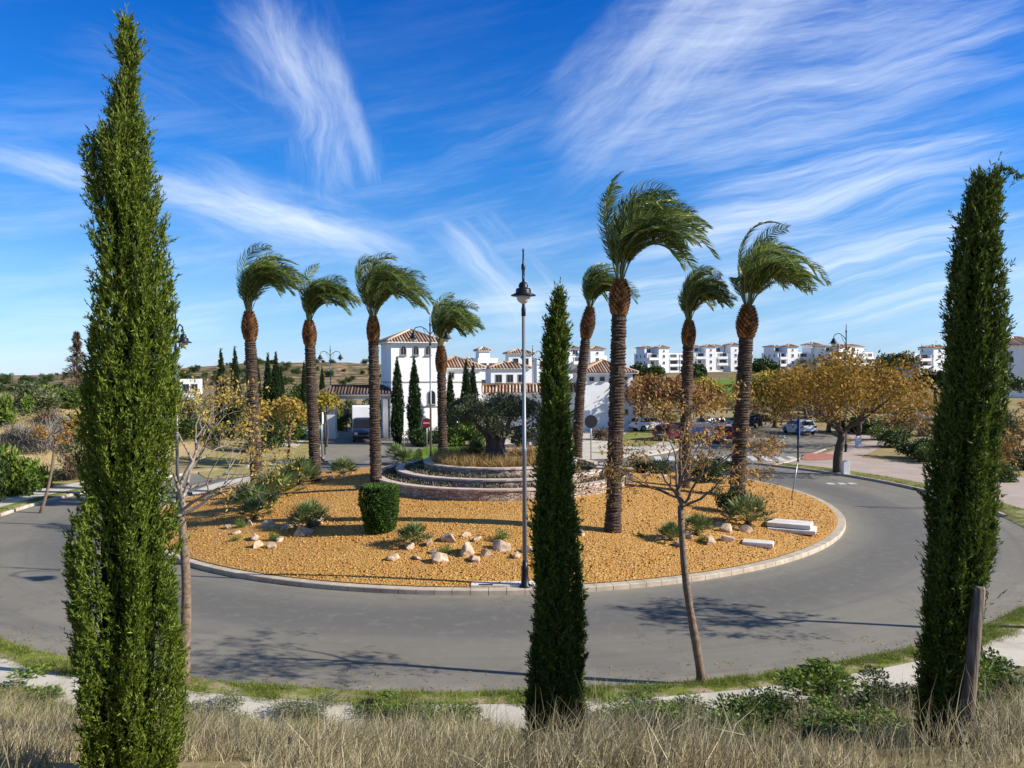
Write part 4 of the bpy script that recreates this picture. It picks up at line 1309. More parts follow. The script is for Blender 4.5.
# ---------------- palms
PALMS = [  # base px, boot top px, boot start py, trunk px, boot px, right px, crown top py, bend, label
    (257, 489, 249, 312, 341, 13.5, 16.5, 303, 237, .0, 'leftmost date palm of the island, shrubs about its foot'),
    (316, 481, 309, 321, 346, 13, 14.5, 357, 260, -.02, 'second date palm from the left, on the gravel edge facing the gate'),
    (376, 489, 373, 317, 342, 13, 13.5, 431, 243, 0, 'third date palm from the left, rising behind the clipped hedge drum'),
    (443, 463, 441, 346, 373, 11, 12.5, 489, 289, 0, 'shortest date palm, directly in front of the white tower'),
    (577, 463, 590, 307, 339, 11.5, 15.5, 636, 257, -.18, 'leaning date palm between the middle cypress and the tallest palm'),
    (613, 531, 620, 280, 316, 18.5, 22, 719, 181, 0, 'tallest date palm, standing alone on open gravel right of the middle cypress'),
    (684, 487, 689, 321, 346, 13.5, 14.5, 738, 258, 0, 'date palm rising behind the bare young tree at the right'),
    (737, 497, 748, 306, 339, 17.5, 22, 830, 232, 0, 'rightmost date palm, with the roundest boot, near the pale slabs'),
]
for i, (bx, by, tx, ty, by2, wt, wb, rx, cy, bend, lab) in enumerate(PALMS):
    b = T(bx, by); k = mpp(b)
    palm(lab, b, at(tx, ty, b.y), at(tx, by2, b.y).z, wt*k/2*.82, wb*k/2*.88, (rx-tx)*k, (ty-cy)*k, 40+i, bend)

# ---------------- terraced stone planter and olive
def ring_wall(label, rr, z0, z1, th=.34):
    root = thing('planter_wall', label, 'planter wall', (-.6, 38.2, 0), group='terraced planter rings')
    mb = MB(); n = 96
    for (nm, ra, rb, za, zb, mat) in (('stone_face', rr-th, rr, z0, z1-.07, 'rubble'), ('coping', rr-th-.04, rr+.05, z1-.07, z1, 'coping')):
        mb = MB(); vs = []; fs = []
        for i in range(n):
            a = 2*math.pi*i/n; wob = .015*math.sin(i*2.7)
            for r_, z in ((rb+wob, za), (rb+wob, zb), (ra, zb), (ra, za)): vs.append((r_*math.cos(a), r_*math.sin(a), z))
        for i in range(n):
            for k in range(4): fs.append((i*4+k, i*4+(k+1) % 4, ((i+1) % n)*4+(k+1) % 4, ((i+1) % n)*4+k))
        mb.add(vs, fs); mb.build(nm, M[mat], root)
ring_wall('lowest and widest stone ring wall of the terraced planter', 6.2, .85, 1.58)
ring_wall('middle stone ring wall of the terraced planter', 5.1, 1.3, 1.84)
ring_wall('topmost stone ring wall round the olive tree', 3.75, 1.5, 2.16)
for r0, r1, z in ((5.0, 5.9, 1.5), (3.7, 4.8, 1.76), (.05, 3.45, 2.08)):
    P = [[(-.6+r_*math.cos(2*math.pi*k/90), 38.2+r_*math.sin(2*math.pi*k/90), z+.04*mnoise.noise((r_*3, k*.3, 0))) for k in range(90)] for r_ in np.linspace(r0, r1, 6)]
    grid_mesh('planter_soil', P, M['soil'], wrap=True)
n = 5200
a = rng.random(n)*2*np.pi; sel = rng.random(n) < .5; r_ = np.where(sel, 5.15+.65*rng.random(n), 3.85+.85*rng.random(n)); z_ = np.where(sel, 1.52, 1.78)
keepm = np.array([mnoise.noise((r_[i]*math.cos(a[i])*1.1, r_[i]*math.sin(a[i])*1.1, 4)) > -.15 for i in range(n)])
Pg = np.stack([-.6+r_*np.cos(a), 38.2+r_*np.sin(a), z_], 1)[keepm]; Pg = np.repeat(Pg, 4, 0)+rv(len(Pg)*4, .05); 
tag(strips('ground_cover', blades(Pg, rv(len(Pg))*.6+[0, 0, .8], .11, .05), M['ground_cover']), 'low creeping ground cover in the two lower planter rings', 'ground cover', kind='stuff')
n = 260
a = rng.random(n)*2*np.pi; r_ = 2.2+1.15*rng.random(n)
Pg = np.repeat(np.stack([-.6+r_*np.cos(a), 38.2+r_*np.sin(a), np.full(n, 2.06)], 1), 26, 0)
D = unit(rv(len(Pg))*.55+[0, 0, 1]); tag(strips('dry_grass', blades(Pg+rv(len(Pg), .05), D, .35+.4*rng.random(len(Pg)), .02), M['straw_gold']), 'golden dry grass round the olive in the top planter ring', 'grass', kind='stuff')
# olive
keep_rng = rng; rng = np.random.default_rng(77)
ol = thing('olive_tree', 'broad old olive tree in the middle of the terraced planter', 'olive tree', (-.85, 38.4, 2.05))
mb = MB(); tips = []
for k in range(7):
    a = k*.9; o = Vector((math.cos(a)*.3, math.sin(a)*.26, 0))
    mb.tube([o*1.7+Vector((0, 0, -.15)), o*1.1+Vector((0, 0, .35)), o*.85+Vector((.05*math.sin(k), 0, .8)), o*1.3+Vector((0, 0, 1.2)), o*2.6+Vector((0, 0, 1.6))], [.3, .24, .2, .17, .12], 9)
mb.build('trunk', M['bark_dark'], ol)
br = MB()
for k in range(9):
    a = k*.7; grow(br, (math.cos(a)*.6, math.sin(a)*.55, 1.45), (math.cos(a)*1.0, math.sin(a)*1.0, .5+.35*rng.random()), .95, .1, 3, tips, (2, 3), .7, .04, .72, .2, 4, 6)
br.build('branches', M['bark_dark'], ol, fix=False)
T_ = np.array([t[0] for t in tips]); 
P = T_[rng.integers(0, len(T_), 25000)]+rv(25000, .25)
q = ((P[:, 0])/2.6)**2+(P[:, 1]/2.6)**2+((P[:, 2]-2.0)/1.35)**2
P = P[q < 1.15]
strips('leaves', cards(P, .13, 3.2), M['olive'], ol)
rng = keep_rng

# ---------------- island planting and stones
h_b = T(380, 531); hd = thing('hedge_drum', 'clipped round drum of green hedge at the foot of a palm', 'hedge', h_b)
n = 11000; R_, H_ = .7, 1.66
a = rng.random(n)*2*np.pi; z = H_*rng.random(n)
top_ = rng.random(n) < .3
rr = np.where(top_, R_*.9*np.sqrt(rng.random(n)), R_*(.68+.32*np.minimum(1, (z/(H_*.65))**.6))*(1-.14*np.clip((z/H_-.86)/.14, 0, 1)**2))*(1+.05*np.sin(a*5+1)*np.sin(z*4)+.035*np.sin(a*11+z*9)); z = np.where(top_, H_-.03*rng.random(n), z)
o = np.where(top_[:, None], np.array([0, 0, 1.0]), np.stack([np.cos(a), np.sin(a), np.zeros(n)], 1))
P = np.stack([rr*np.cos(a), rr*np.sin(a), z], 1)-o*.05*rng.random((n, 1))
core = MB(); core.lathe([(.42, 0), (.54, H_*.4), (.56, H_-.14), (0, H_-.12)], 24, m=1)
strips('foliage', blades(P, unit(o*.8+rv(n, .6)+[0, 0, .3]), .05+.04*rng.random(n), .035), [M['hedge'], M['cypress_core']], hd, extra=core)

BOULD = [  # px, py base, width px, label
    (256, 539, 16, 'boulder at the front of the left rock group, beside a green cushion'), (236, 534, 9, 'small rock at the left end of the left rock group'),
    (267, 527, 17, 'wide boulder at the back of the left rock group'), (287, 528, 14, 'boulder in shade between the left rocks and the left fan palm'),
    (304, 534, 18, 'big rounded boulder right of the green cushion, under the left fan palm'), (280, 541, 8, 'small upright chip beside the green cushion in front'),
    (272, 547, 12, 'flat rock nearest the kerb in the left rock group'), (258, 547, 12, 'flat pale rock in front of the left rock group'),
    (251, 525, 12, 'rock behind the left green cushion'), (228, 528, 9, 'outlying small rock left of all the others'), (319, 524, 14, 'rock right of the left fan palm'),
    (411, 547, 16, 'pinkish boulder at the foot of the middle fan palm'), (393, 559, 14, 'outlying flat rock left of the middle rock group'),
    (416, 559, 10, 'small flat rock below the middle fan palm'), (429, 545, 14, 'boulder right of the middle fan palm'), (448, 541, 18, 'pale boulder at the back of the middle rock group'),
    (464, 553, 23, 'largest boulder of the middle rock group'), (439, 561, 17, 'flat rock at the front of the middle rock group'), (474, 561, 13, 'flat block right of the largest middle boulder, nearest the kerb'),
    (487, 555, 12, 'small boulder between the largest one and the green cushion'), (501, 549, 20, 'long boulder under the round green cushion by the lamp post'), (477, 541, 10, 'small rock behind the largest middle boulder'),
    (467, 536, 10, 'small pale rock farthest back in the middle rock group'), (516, 557, 12, 'rock just left of the island lamp post'), (435, 553, 10, 'low rock beside the small middle cushion'),
    (528, 552, 14, 'rock behind the island lamp post'), (661, 539, 12, 'rock at the left end of the right rock group'), (680, 546, 13, 'flat rock in front of the right rock group, left of the thin trunk'),
    (688, 537, 13, 'rock behind the thin trunk at the right'), (709, 543, 15, 'upright block in front of the right rock group'), (727, 541, 13, 'flat pale rock at the front right of the right rock group'),
    (726, 531, 15, 'boulder below the large right fan palm'), (745, 532, 13, 'wide low rock right of the right rock group'), (719, 526, 10, 'small rock at the back of the right rock group'),
    (342, 477, 8, 'small rock on the far gravel rim right of the second palm'), (330, 479, 9, 'small rock on the far gravel rim at the foot of the second palm'), (352, 474, 7, 'smallest rock on the far gravel rim'),
    (580, 535, 12, 'lone rock on open gravel right of the middle cypress'), (616, 470, 15, 'squared stone at the right end of the planter rings'), (713, 492, 9, 'small rock near the far right kerb'),
    (662, 478, 10, 'small rock on the far gravel rim behind the bare tree'), (648, 476, 9, 'low stone between dark shrubs on the far rim'),
]
for px, py, wpx, lab in BOULD:
    b = T(px, py); boulder(lab, b, wpx*mpp(b)*1.32, .5+.25*rng.random())
FANS = [(310, 527, 38, 'blue-green fan palm at the right of the left rock group'), (413, 545, 33, 'fan palm at the left of the middle rock group'), (343, 476, 27, 'fan palm on the far gravel rim facing the gate road'),
        (671, 541, 27, 'smaller fan palm at the left of the right rock group'), (697, 535, 31, 'fan palm behind the thin trunk in the right rock group'), (748, 526, 44, 'largest fan palm, at the foot of the rightmost date palm'),
        (249, 510, 42, 'fan palm left of the leftmost date palm foot'), (276, 498, 44, 'dark fan palm at the foot of the leftmost date palm'), (300, 485, 40, 'fan palm at the far left gravel rim'), (255, 519, 32, 'small fan palm behind the left rocks'),
        (404, 464, 24, 'dark fan palm on the far rim left of the planter'), (396, 457, 20, 'small dark fan palm behind the planter rings'), (492, 449, 24, 'spiky palm left of the olive trunk')]
for px, py, wpx, lab in FANS:
    b = T(px, py) if px != 492 else Vector((-1.9, 40, 2.06)); fan_palm(lab, b, wpx*mpp(b)/1.18)
for px, py, wpx, kind, lab in ((242, 527, 13, 'cushion', 'round green cushion plant at the left of the left rocks'), (273, 540, 13, 'cushion', 'round green cushion plant in front of the left rocks'), (235, 541, 9, 'cushion', 'small green cushion plant left of the front rocks'),
        (446, 553, 12, 'cushion', 'small round cushion plant amid the middle rocks'), (501, 541, 16, 'cushion', 'largest round cushion plant, behind the long boulder by the lamp post'), (296, 520, 13, 'cactus_red', 'dark reddish cushion plant left of the left fan palm'),
        (640, 536, 8, 'cushion', 'tiny cushion plant left of the right rock group'), (702, 541, 10, 'cushion', 'small cushion plant under the right fan palms'), (419, 461, 14, 'shrub', 'rounded green shrub on the far gravel rim')):
    b = T(px, py); shrub(lab, b, wpx*mpp(b), wpx*mpp(b)*.9, kind, None, 'cushion plants among the rocks', 'cushion_plant', 'cushion plant')
for px, py, wpx, hpx, kind, lab in ((645, 473, 30, 18, 'shrub_dark', 'dark shrub on the far gravel rim behind the bare tree, left one'), (662, 474, 22, 16, 'shrub_dark', 'small dark shrub on the far rim beside the bare tree crown'), (704, 481, 40, 26, 'shrub_dark', 'wide dark shrub behind the bare tree near the far kerb'),
        (722, 470, 26, 16, 'shrub', 'green shrub on the far rim left of the rightmost palm'), (727, 512, 26, 30, 'shrub_dark', 'dark bush at the foot of the rightmost date palm'), (264, 507, 28, 20, 'shrub_dark', 'dark green bush behind the left rocks'), (282, 488, 36, 20, 'shrub', 'green bush at the foot of the leftmost palm')):
    b = T(px, py); shrub(lab, b, wpx*mpp(b), hpx*mpp(b), kind, None, 'shrubs on the far gravel rim')

def slab(label, px, py, w_, d_, h_, rz, zup=0, name='stone_slab'):
    b = T(px, py); mb = MB(); mb.box((0, 0, h_/2), (w_, d_, h_))
    o = mb.build(name, M['slab'], bevel=.02); o.location = (b.x, b.y, b.z-.03+zup); o.rotation_euler = (0, 0, rz)
    return tag(o, label, 'stone slab', 'pale slabs on the right gravel')
slab('lower of the two stacked pale slabs on the right gravel', 792, 530, 1.75, 1.15, .14, R(-24))
slab('upper pale slab lying on the other slab on the right gravel', 790, 529, 1.6, 1.0, .16, R(-27), .14)
slab('single pale slab lying flat on gravel left of the stacked pair', 758, 545, 1.05, .6, .16, R(-22))
# drain inlet at the foot of the lamp
b = T(508, 585); mb = MB(); mb.box((0, 0, .03), (2.0, .5, .14)); io = mb.build('drain_inlet', M['slab'], bevel=.01); io.location = (b.x-.1, b.y+.12, .12)
tag(io, 'concrete drain slab in the kerb at the foot of the island lamp post', 'drain slab')
mb = MB(); mb.box((-.55, -.2, .1015), (.42, .1, .006)); mb.build('grate', M['dark_trim'], io)
mb = MB(); mb.box((0, 0, .35), (.55, .5, .7)); mb.box((0, 0, .74), (.62, .57, .08)); q = T(627, 483); o = mb.build('stone_pillar', M['rubble'], bevel=.01); o.location = q-Vector((0, 0, .05)); tag(o, 'short squared stone pillar at the right of the planter rings', 'pillar')

# ---------------- young trees along the kerbs
b1 = T(187, 684)
bare_tree('almost bare young tree with yellow seed pods, next to the left cypress', b1, 3.45, [((1, .1, .35), 1.05), ((.8, -.5, .7), 1.05), ((-.8, .2, .6), 1.0), ((-.9, -.3, .45), .95), ((.25, -.8, .9), 1.0), ((.1, .9, .8), 1.0), ((.3, .1, 1), 1.05), ((.9, .5, .25), 1.0), ((.5, .3, 1.2), 1.0)], .105, 'dead_leaf_yellow', 680, 'bark_pale', 5, .065, 5, group='young kerbside trees', lean=(-.06, 0))
b2 = T(700, 683)
bare_tree('dark-stemmed young tree with brown withered leaves, right of the tallest palm', b2, 3.65, [((1, .1, .5), .85), ((.7, -.5, .7), .85), ((-.9, .2, .45), .85), ((-.8, -.4, .7), .85), ((.15, -.9, .9), .85), ((0, .9, .8), .85), ((-.1, 0, 1), .95), ((1, .4, .35), .85), ((.2, .2, 1.2), .9)], .085, 'dead_leaf', 760, 'bark', 8, .07, 5, group='young kerbside trees', lean=(-.4, .05), flat=.38)
b3 = T(41, 513)
bare_tree('leaning young tree with drooping withered leaves at the far left kerb', b3, 3.2, [((1, .1, .2), .7), ((.8, .5, .1), .7), ((.5, -.5, .3), .6), ((-.3, .2, .6), .5), ((.9, -.2, 0), .7)], .07, 'dead_leaf', 420, 'bark', 12, .1, 3, lean=(.75, 0), group='young kerbside trees', flat=.4)
b7 = T(1066, 630)
bare_tree('young tree with rusty leaves at the right edge behind the dark cypress', b7, 3.3, [((1, .1, .5), .7), ((.7, -.5, .5), .75), ((-.9, .2, .5), .75), ((-.8, -.4, .6), .75), ((.1, -.9, .6), .7), ((0, .9, .6), .7), ((-.2, 0, 1), .75)], .09, 'dead_leaf', 900, 'bark', 15, .09, 4, group='young kerbside trees')

# ---------------- golden street trees at the right, and others behind
def ctree(label, px, py, wpx, top_py, fork_py, mat, seed, n=7000, ls=None, r0px=6, xoff=0, group='autumn street trees', y=None, name='street_tree', umb=.6, bark='bark_dark', sig=.42):
    b = T(px, py) if y is None else PL(px, y)
    k = mpp(b); zt, zf = at(px, top_py, b.y).z-b.z, at(px, fork_py, b.y).z-b.z
    return crown_tree(name, label, b, zf, wpx*k, zt-zf, mat, n, ls or 3.2*k, seed, bark, r0px*k/2, (xoff*k, 0), group, umb, 6, sig)
ctree('large golden street tree with a spreading crown at the right pavement edge', 837, 473, 165, 353, 432, 'gold', 21, 7000, r0px=8, xoff=4, umb=.75, sig=.3)
ctree('dark-trunked golden tree behind the white bollard, right of the large one', 859, 446, 110, 354, 418, 'gold', 22, 4500, r0px=4.5)
ctree('golden tree at the bend of the exit road, left of the large one', 829, 433, 110, 360, 412, 'gold', 23, 4500, r0px=4)
ctree('smaller yellow-green tree by the far bend in the road', 775, 427, 72, 372, 410, 'gold_green', 24, 5000, r0px=4)
ctree('yellow tree beyond the white car on the exit road', 805, 420, 60, 368, 400, 'gold', 25, 4500, r0px=3)
ctree('rust-brown tree beyond the car park behind the bare tree', 664, 431, 72, 377, 412, 'rust', 26, 6000, r0px=3)
ctree('yellow-green tree between the two right-hand palms', 702, 424, 40, 378, 405, 'gold_green', 27, 3000, r0px=3)
ctree('green and yellow tree left of the rust-brown one', 642, 423, 44, 380, 405, 'gold_green', 28, 4000, r0px=3)
ctree('pale yellow sapling left of the second palm, beside the verge', 289, 463, 34, 395, 425, 'dead_leaf_yellow', 29, 900, r0px=2.2)
ctree('yellow-green sapling near the gate pillar', 327, 447, 26, 393, 415, 'gold_green', 30, 900, r0px=2)
ctree('bushy yellow-leaved tree behind the leftmost palm', 272, 450, 46, 402, 432, 'dead_leaf_yellow', 31, 650, r0px=2.5)
for px, y, wpx, tpy, mat, lab in ((765, 200, 24, 358, 'shrub_dark', 'dark round tree left of the right-hand far apartments'), (895, 170, 42, 355, 'shrub_dark', 'dark green tree right of the far apartment roofs'), (694, 230, 20, 363, 'shrub_dark', 'dark tree in front of the sunlit far apartments'),
        (1000, 95, 46, 378, 'shrub_dark', 'dark tree below the right-edge white building'), (935, 120, 38, 372, 'shrub_dark', 'dark tree beside the cypress at the right, below far flats'), (640, 220, 20, 364, 'shrub_dark', 'small dark tree left of the far apartment blocks'), (655, 210, 14, 366, 'shrub', 'green tree at the corner of the far left flats')):
    ctree(lab, px, 0, wpx, tpy, tpy+18, mat, int(px), 2600, y=y, group='dark trees among the far flats', name='broadleaf_tree', r0px=3, umb=.2, ls=2.4*y/F)
cn = thing('conifer_tree', 'thin brownish conifer on the knoll left of the tallest cypress', 'tree', PL(77, 62))
k = 62/F; P = []; D = []
for i in range(2600):
    t = rng.random()**.8; a = rng.random()*6.28; w_ = (1-t)*1.35*rng.random()**.6*(.7+.6*math.sin(t*40+a))
    P.append((w_*math.cos(a), w_*math.sin(a), .5+t*5.0)); D.append((math.cos(a), math.sin(a), .5))
strips('crown', blades(np.array(P), np.array(D)+rv(2600, .4), .28, .06), [M['shrub_brown']], cn)
mb = MB(); mb.tube([(0, 0, -.2), (0, 0, 5.4)], [.09, .02], 7); mb.build('trunk', M['bark_dark'], cn)

# small clipped cypresses near the gate: one built, the rest copies
hN = 7.6
pr = [(0.05, -.3, .3), (.9, -.52, .52), (2.4, -.62, .62), (4.4, -.5, .5), (6.2, -.27, .27), (7.6, -.02, .02)]
keepr = rng; FARC = None
for px, y, tpy, wpx, lab in ((397, 69, 358, 15, 'left one of two cypresses in front of the white tower'), (414, 69.5, 357, 15, 'right one of two cypresses in front of the white tower'), (221, 74, 350, 13, 'far cypress left of the leftmost palm, outer one'), (235, 71, 348, 13, 'far cypress left of the leftmost palm, inner one'),
        (256, 73, 355, 14, 'far cypress half hidden by the leftmost palm trunk'), (268, 78, 354, 12, 'left one of two far cypresses between the first and second palms'), (276, 76, 353, 13, 'right one of two far cypresses between the first and second palms'),
        (450, 72, 373, 13, 'cypress half hidden behind the shortest palm'), (466, 73, 360, 13, 'front cypress beside the low white wing right of the tower'), (473, 75, 364, 12, 'rear cypress beside the low white wing right of the tower'), (322, 95, 368, 9, 'small far cypress left of the gate roof'), (281, 90, 366, 9, 'distant small cypress behind the pair'), (425, 120, 362, 7, 'tiny far cypress on the hillside left of the gate')):
    if px == 425: px, y = 304, 150
    b = PL(px, y); k = mpp(b); hh = at(px, tpy, y).z-b.z
    sc = (wpx*k/1.24, wpx*k/1.24, hh/hN)
    if FARC is None:
        FARC = cypress('cypress_tree', lab, b, hN, pr, 21.5, M['cypress_far'], 2600, 8, .15, parent_group='slim clipped cypresses by the gatehouse'); FARC.scale = sc
    else: copy_tree(FARC, b, rng.random()*6, sc, lab)

# ---------------- shrubs: px, base py, width px, height px, kind, label
SH = [
    (45, 412, 44, 26, 'shrub_grey', 'broad grey-green shrub on top of the left knoll'), (72, 408, 38, 26, 'shrub', 'green shrub at the right of the knoll top'), (26, 406, 30, 24, 'shrub_grey', 'grey-green shrub at the left of the knoll top'), (60, 402, 40, 20, 'shrub_bright', 'yellow-green shrub behind the knoll top shrubs'),
    (4, 424, 28, 34, 'shrub_bright', 'yellow-green bush at the left picture edge on the knoll'), (10, 495, 52, 56, 'shrub_bright', 'bright green bush above the left sidewalk'), (36, 488, 30, 36, 'shrub_bright', 'smaller bright green bush beside the leaning young tree'), (-8, 500, 30, 52, 'shrub_dark', 'dark bush at the extreme left edge'),
    (35, 455, 36, 30, 'twig_grey', 'grey leafless brush on the knoll slope, left patch'), (60, 450, 34, 32, 'twig_grey', 'grey leafless brush on the knoll slope, right patch'), (18, 446, 30, 20, 'twig_grey', 'grey leafless brush at the left of the knoll slope'), (48, 424, 34, 16, 'shrub_brown', 'brown low shrub below the knoll top'),
    (70, 432, 36, 22, 'gold_green', 'ochre shrub on the knoll beside the left cypress'), (76, 480, 36, 34, 'shrub_brown', 'brown thicket left of the tallest cypress'), (92, 478, 40, 44, 'shrub_dark', 'dark thicket behind the tallest cypress'), (86, 440, 30, 26, 'shrub', 'green shrub just left of the tallest cypress'),
    (196, 428, 40, 36, 'shrub_grey', 'grey-green bush right of the tallest cypress'), (220, 433, 44, 34, 'shrub_grey', 'grey-green bush below the far cypress pair'), (180, 440, 40, 30, 'shrub_dark', 'dark bush by the left lamp post'), (208, 442, 44, 22, 'shrub', 'green bush under the sparse yellow tree'),
    (190, 436, 50, 46, 'shrub_grey', 'largest grey-green bush right of the tallest cypress'), (232, 440, 50, 40, 'shrub', 'broad green bush left of the leftmost palm'), (246, 422, 40, 34, 'shrub_grey', 'grey-green bush half behind the leftmost palm trunk'), (170, 420, 44, 34, 'shrub', 'green bush in front of the far white house at the left'),
    (341, 430, 20, 26, 'shrub', 'green bush seen through the gate, left one'), (356, 428, 22, 24, 'shrub_dark', 'dark bush seen through the gate behind the signal post'), (384, 429, 22, 26, 'shrub', 'green bush seen through the gate right of the truck'), (345, 418, 30, 20, 'shrub_grey', 'grey-green bushes beyond the gate'), (378, 416, 30, 22, 'shrub_dark', 'dark bushes beyond the gate'),
    (240, 440, 36, 26, 'shrub_dark', 'dark bush left of the leftmost palm trunk'), (264, 452, 34, 40, 'shrub_dark', 'dark bush behind the leftmost palm trunk'), (284, 447, 34, 30, 'shrub_dark', 'dark bush under the yellow tree right of the leftmost palm'), (300, 425, 34, 24, 'shrub_bright', 'bright green bush between the first two palms'),
    (296, 404, 30, 22, 'shrub', 'green bush farther back between the first two palms'), (312, 408, 26, 26, 'shrub', 'green bush left of the second palm trunk'), (297, 440, 20, 16, 'shrub_bright', 'small round yellow-green bush beside the verge path'),
    (418, 446, 28, 22, 'shrub_dark', 'dark bush in front of the tower foot'), (434, 444, 24, 20, 'shrub_dark', 'dark bush left of the shortest palm'), (458, 446, 28, 28, 'shrub_bright', 'leafy green plant on the lawn left of the olive'), (474, 446, 24, 24, 'shrub', 'leafy plant on the lawn next to the olive'),
    (500, 388, 22, 13, 'gold_green', 'yellow-brown bush behind the tiled wall'), (515, 387, 20, 10, 'gold_green', 'small ochre bush behind the tiled wall'), (537, 380, 18, 10, 'shrub', 'green bush behind the tiled wall near the middle cypress'),
    (591, 417, 19, 18, 'hedge', 'round clipped green ball near the white house corner'), (582, 430, 20, 24, 'hedge', 'clipped green oval bush in front of the white house'), (602, 440, 26, 14, 'shrub_brown', 'brown low bush at the right of the clipped balls'),
    (640, 420, 30, 18, 'shrub_pink', 'purplish bush right of the white house'), (622, 428, 34, 16, 'shrub_brown', 'brown bush at the white house corner'), (655, 426, 40, 14, 'gold_green', 'ochre low hedge beside the car park'),
    (725, 407, 16, 12, 'shrub_grey', 'grey-green bush on the golf lawn edge'), (690, 412, 40, 10, 'shrub_brown', 'brown low shrubs below the golf lawn'), (738, 410, 36, 9, 'shrub_pink', 'purplish low shrubs under the rightmost palm'),
    (762, 409, 30, 10, 'shrub_pink', 'purplish low shrub beyond the exit road, left'), (790, 411, 34, 12, 'shrub_pink', 'purplish low shrub beyond the exit road, middle'), (815, 414, 34, 12, 'shrub_pink', 'purplish low shrub right of the white car'), (760, 421, 34, 10, 'shrub_pink', 'purplish hedge along the far kerb, left part'), (792, 422, 36, 10, 'shrub_pink', 'purplish hedge along the far kerb, middle part'), (824, 422, 30, 11, 'shrub_pink', 'purplish hedge along the far kerb, right part'),
    (780, 403, 40, 8, 'shrub', 'flat green hedge below the yellow trees'), (850, 405, 50, 9, 'shrub', 'flat green hedge right of the golden trees'), (815, 404, 34, 8, 'shrub_dark', 'flat dark hedge between the golden trees'),
    (845, 432, 34, 18, 'shrub_dark', 'dark hedge bush right of the bend, first from the left'), (866, 434, 32, 17, 'shrub_dark', 'dark hedge bush along the pavement, second'), (882, 440, 30, 18, 'shrub', 'green hedge bush along the pavement, third'), (896, 447, 30, 20, 'shrub_dark', 'dark hedge bush along the pavement, fourth'), (914, 458, 40, 26, 'shrub_dark', 'round dark bush at the pavement end'), (928, 462, 30, 22, 'shrub', 'green bush beside the dark cypress'),
    (872, 425, 40, 10, 'shrub_grey', 'grey low shrubs behind the hedge'), (900, 428, 40, 14, 'shrub_brown', 'brown shrubs behind the hedge near the cypress'), (905, 418, 24, 10, 'shrub', 'agave-like bush in the dry field at the right'), (925, 436, 30, 16, 'shrub_pink', 'purplish shrub in the dry field at the right'), (880, 412, 40, 7, 'shrub_brown', 'brown scrub in the dry field'),
    (1005, 455, 26, 22, 'rust', 'rusty bush right of the dark cypress'), (1022, 470, 30, 26, 'shrub_dark', 'dark bush at the right picture edge'), (1012, 434, 30, 24, 'shrub_grey', 'grey-green bush at the right picture edge'), (1008, 482, 22, 22, 'shrub', 'green bush behind the metal frame'),
]
for px, py, wpx, hpx, kind, lab in SH:
    b = T(px, py)
    if b.y > 400: b = PL(px, 200)
    k = mpp(b); shrub(lab, b, wpx*k, hpx*k, kind)
NS = [(636, 742, 50, 28, 'shrub_dark', 'dark trailing bush between the bright ones right of the middle cypress'), (676, 722, 40, 24, 'shrub', 'green trailing bush behind the bright one by the path'), (612, 728, 44, 30, 'shrub', 'green trailing bush just right of the middle cypress'), (660, 738, 50, 30, 'shrub_bright', 'bright trailing bush mid right by the path'), (690, 752, 50, 34, 'shrub_dark', 'dark low bush in the dry grass right of the middle cypress'), (820, 748, 60, 34, 'shrub', 'green low bush in front of the large bright one'), (870, 742, 54, 36, 'shrub_bright', 'bright low bush in front of the dark one by the right cypress'), (905, 706, 40, 36, 'shrub_dark', 'dark bush touching the left side of the right cypress'), (770, 732, 56, 36, 'shrub_dark', 'dark green low bush between two brighter ones beside the near path'), (722, 742, 56, 38, 'shrub_bright', 'yellow-green low bush right of the grey-green clump'), (742, 735, 62, 46, 'shrub', 'low green bush between path and dry grass, left of the thick ones'), (700, 748, 60, 40, 'shrub', 'low green bush right of the middle cypress foot'), (795, 728, 60, 42, 'shrub', 'glossy green bush beside the near path'), (845, 722, 74, 50, 'shrub_bright', 'largest bright green bush beside the near path'), (888, 722, 56, 44, 'shrub_dark', 'dark green bush left of the dark cypress foot'),
      (1004, 706, 60, 48, 'shrub', 'green bush right of the wooden post'), (1030, 712, 50, 50, 'shrub_bright', 'bright bush at the right edge beyond the post'), (640, 738, 60, 28, 'shrub_grey', 'grey-green weed clump right of the middle cypress'), (215, 720, 46, 26, 'shrub_grey', 'grey-green weed clump right of the tallest cypress'), (20, 705, 60, 28, 'shrub_bright', 'yellow-green weed clump at the left edge by the path'),
      (55, 716, 44, 24, 'shrub', 'green weed clump left of the tallest cypress'), (440, 722, 52, 20, 'shrub', 'low weed clump by the path, mid left'), (395, 716, 44, 18, 'shrub_bright', 'bright low weeds by the path left of the middle cypress'), (310, 718, 50, 18, 'shrub_grey', 'low weeds beside the path, far mid left'), (668, 722, 40, 20, 'shrub_bright', 'bright weeds by the path right of the middle cypress')]
for px, py, wpx, hpx, kind, lab in NS:
    b = T(px, py); k = mpp(b)
    o = strips('low_bush', shrub_mesh('low_bush', kind, 3600, .062, px, .75, .6, lump=.85)*np.array([wpx*k*1.35, wpx*k*1.35, hpx*k*.98]), M[kind])
    o.location = b; tag(o, lab, 'bush', 'low bushes along the near path')

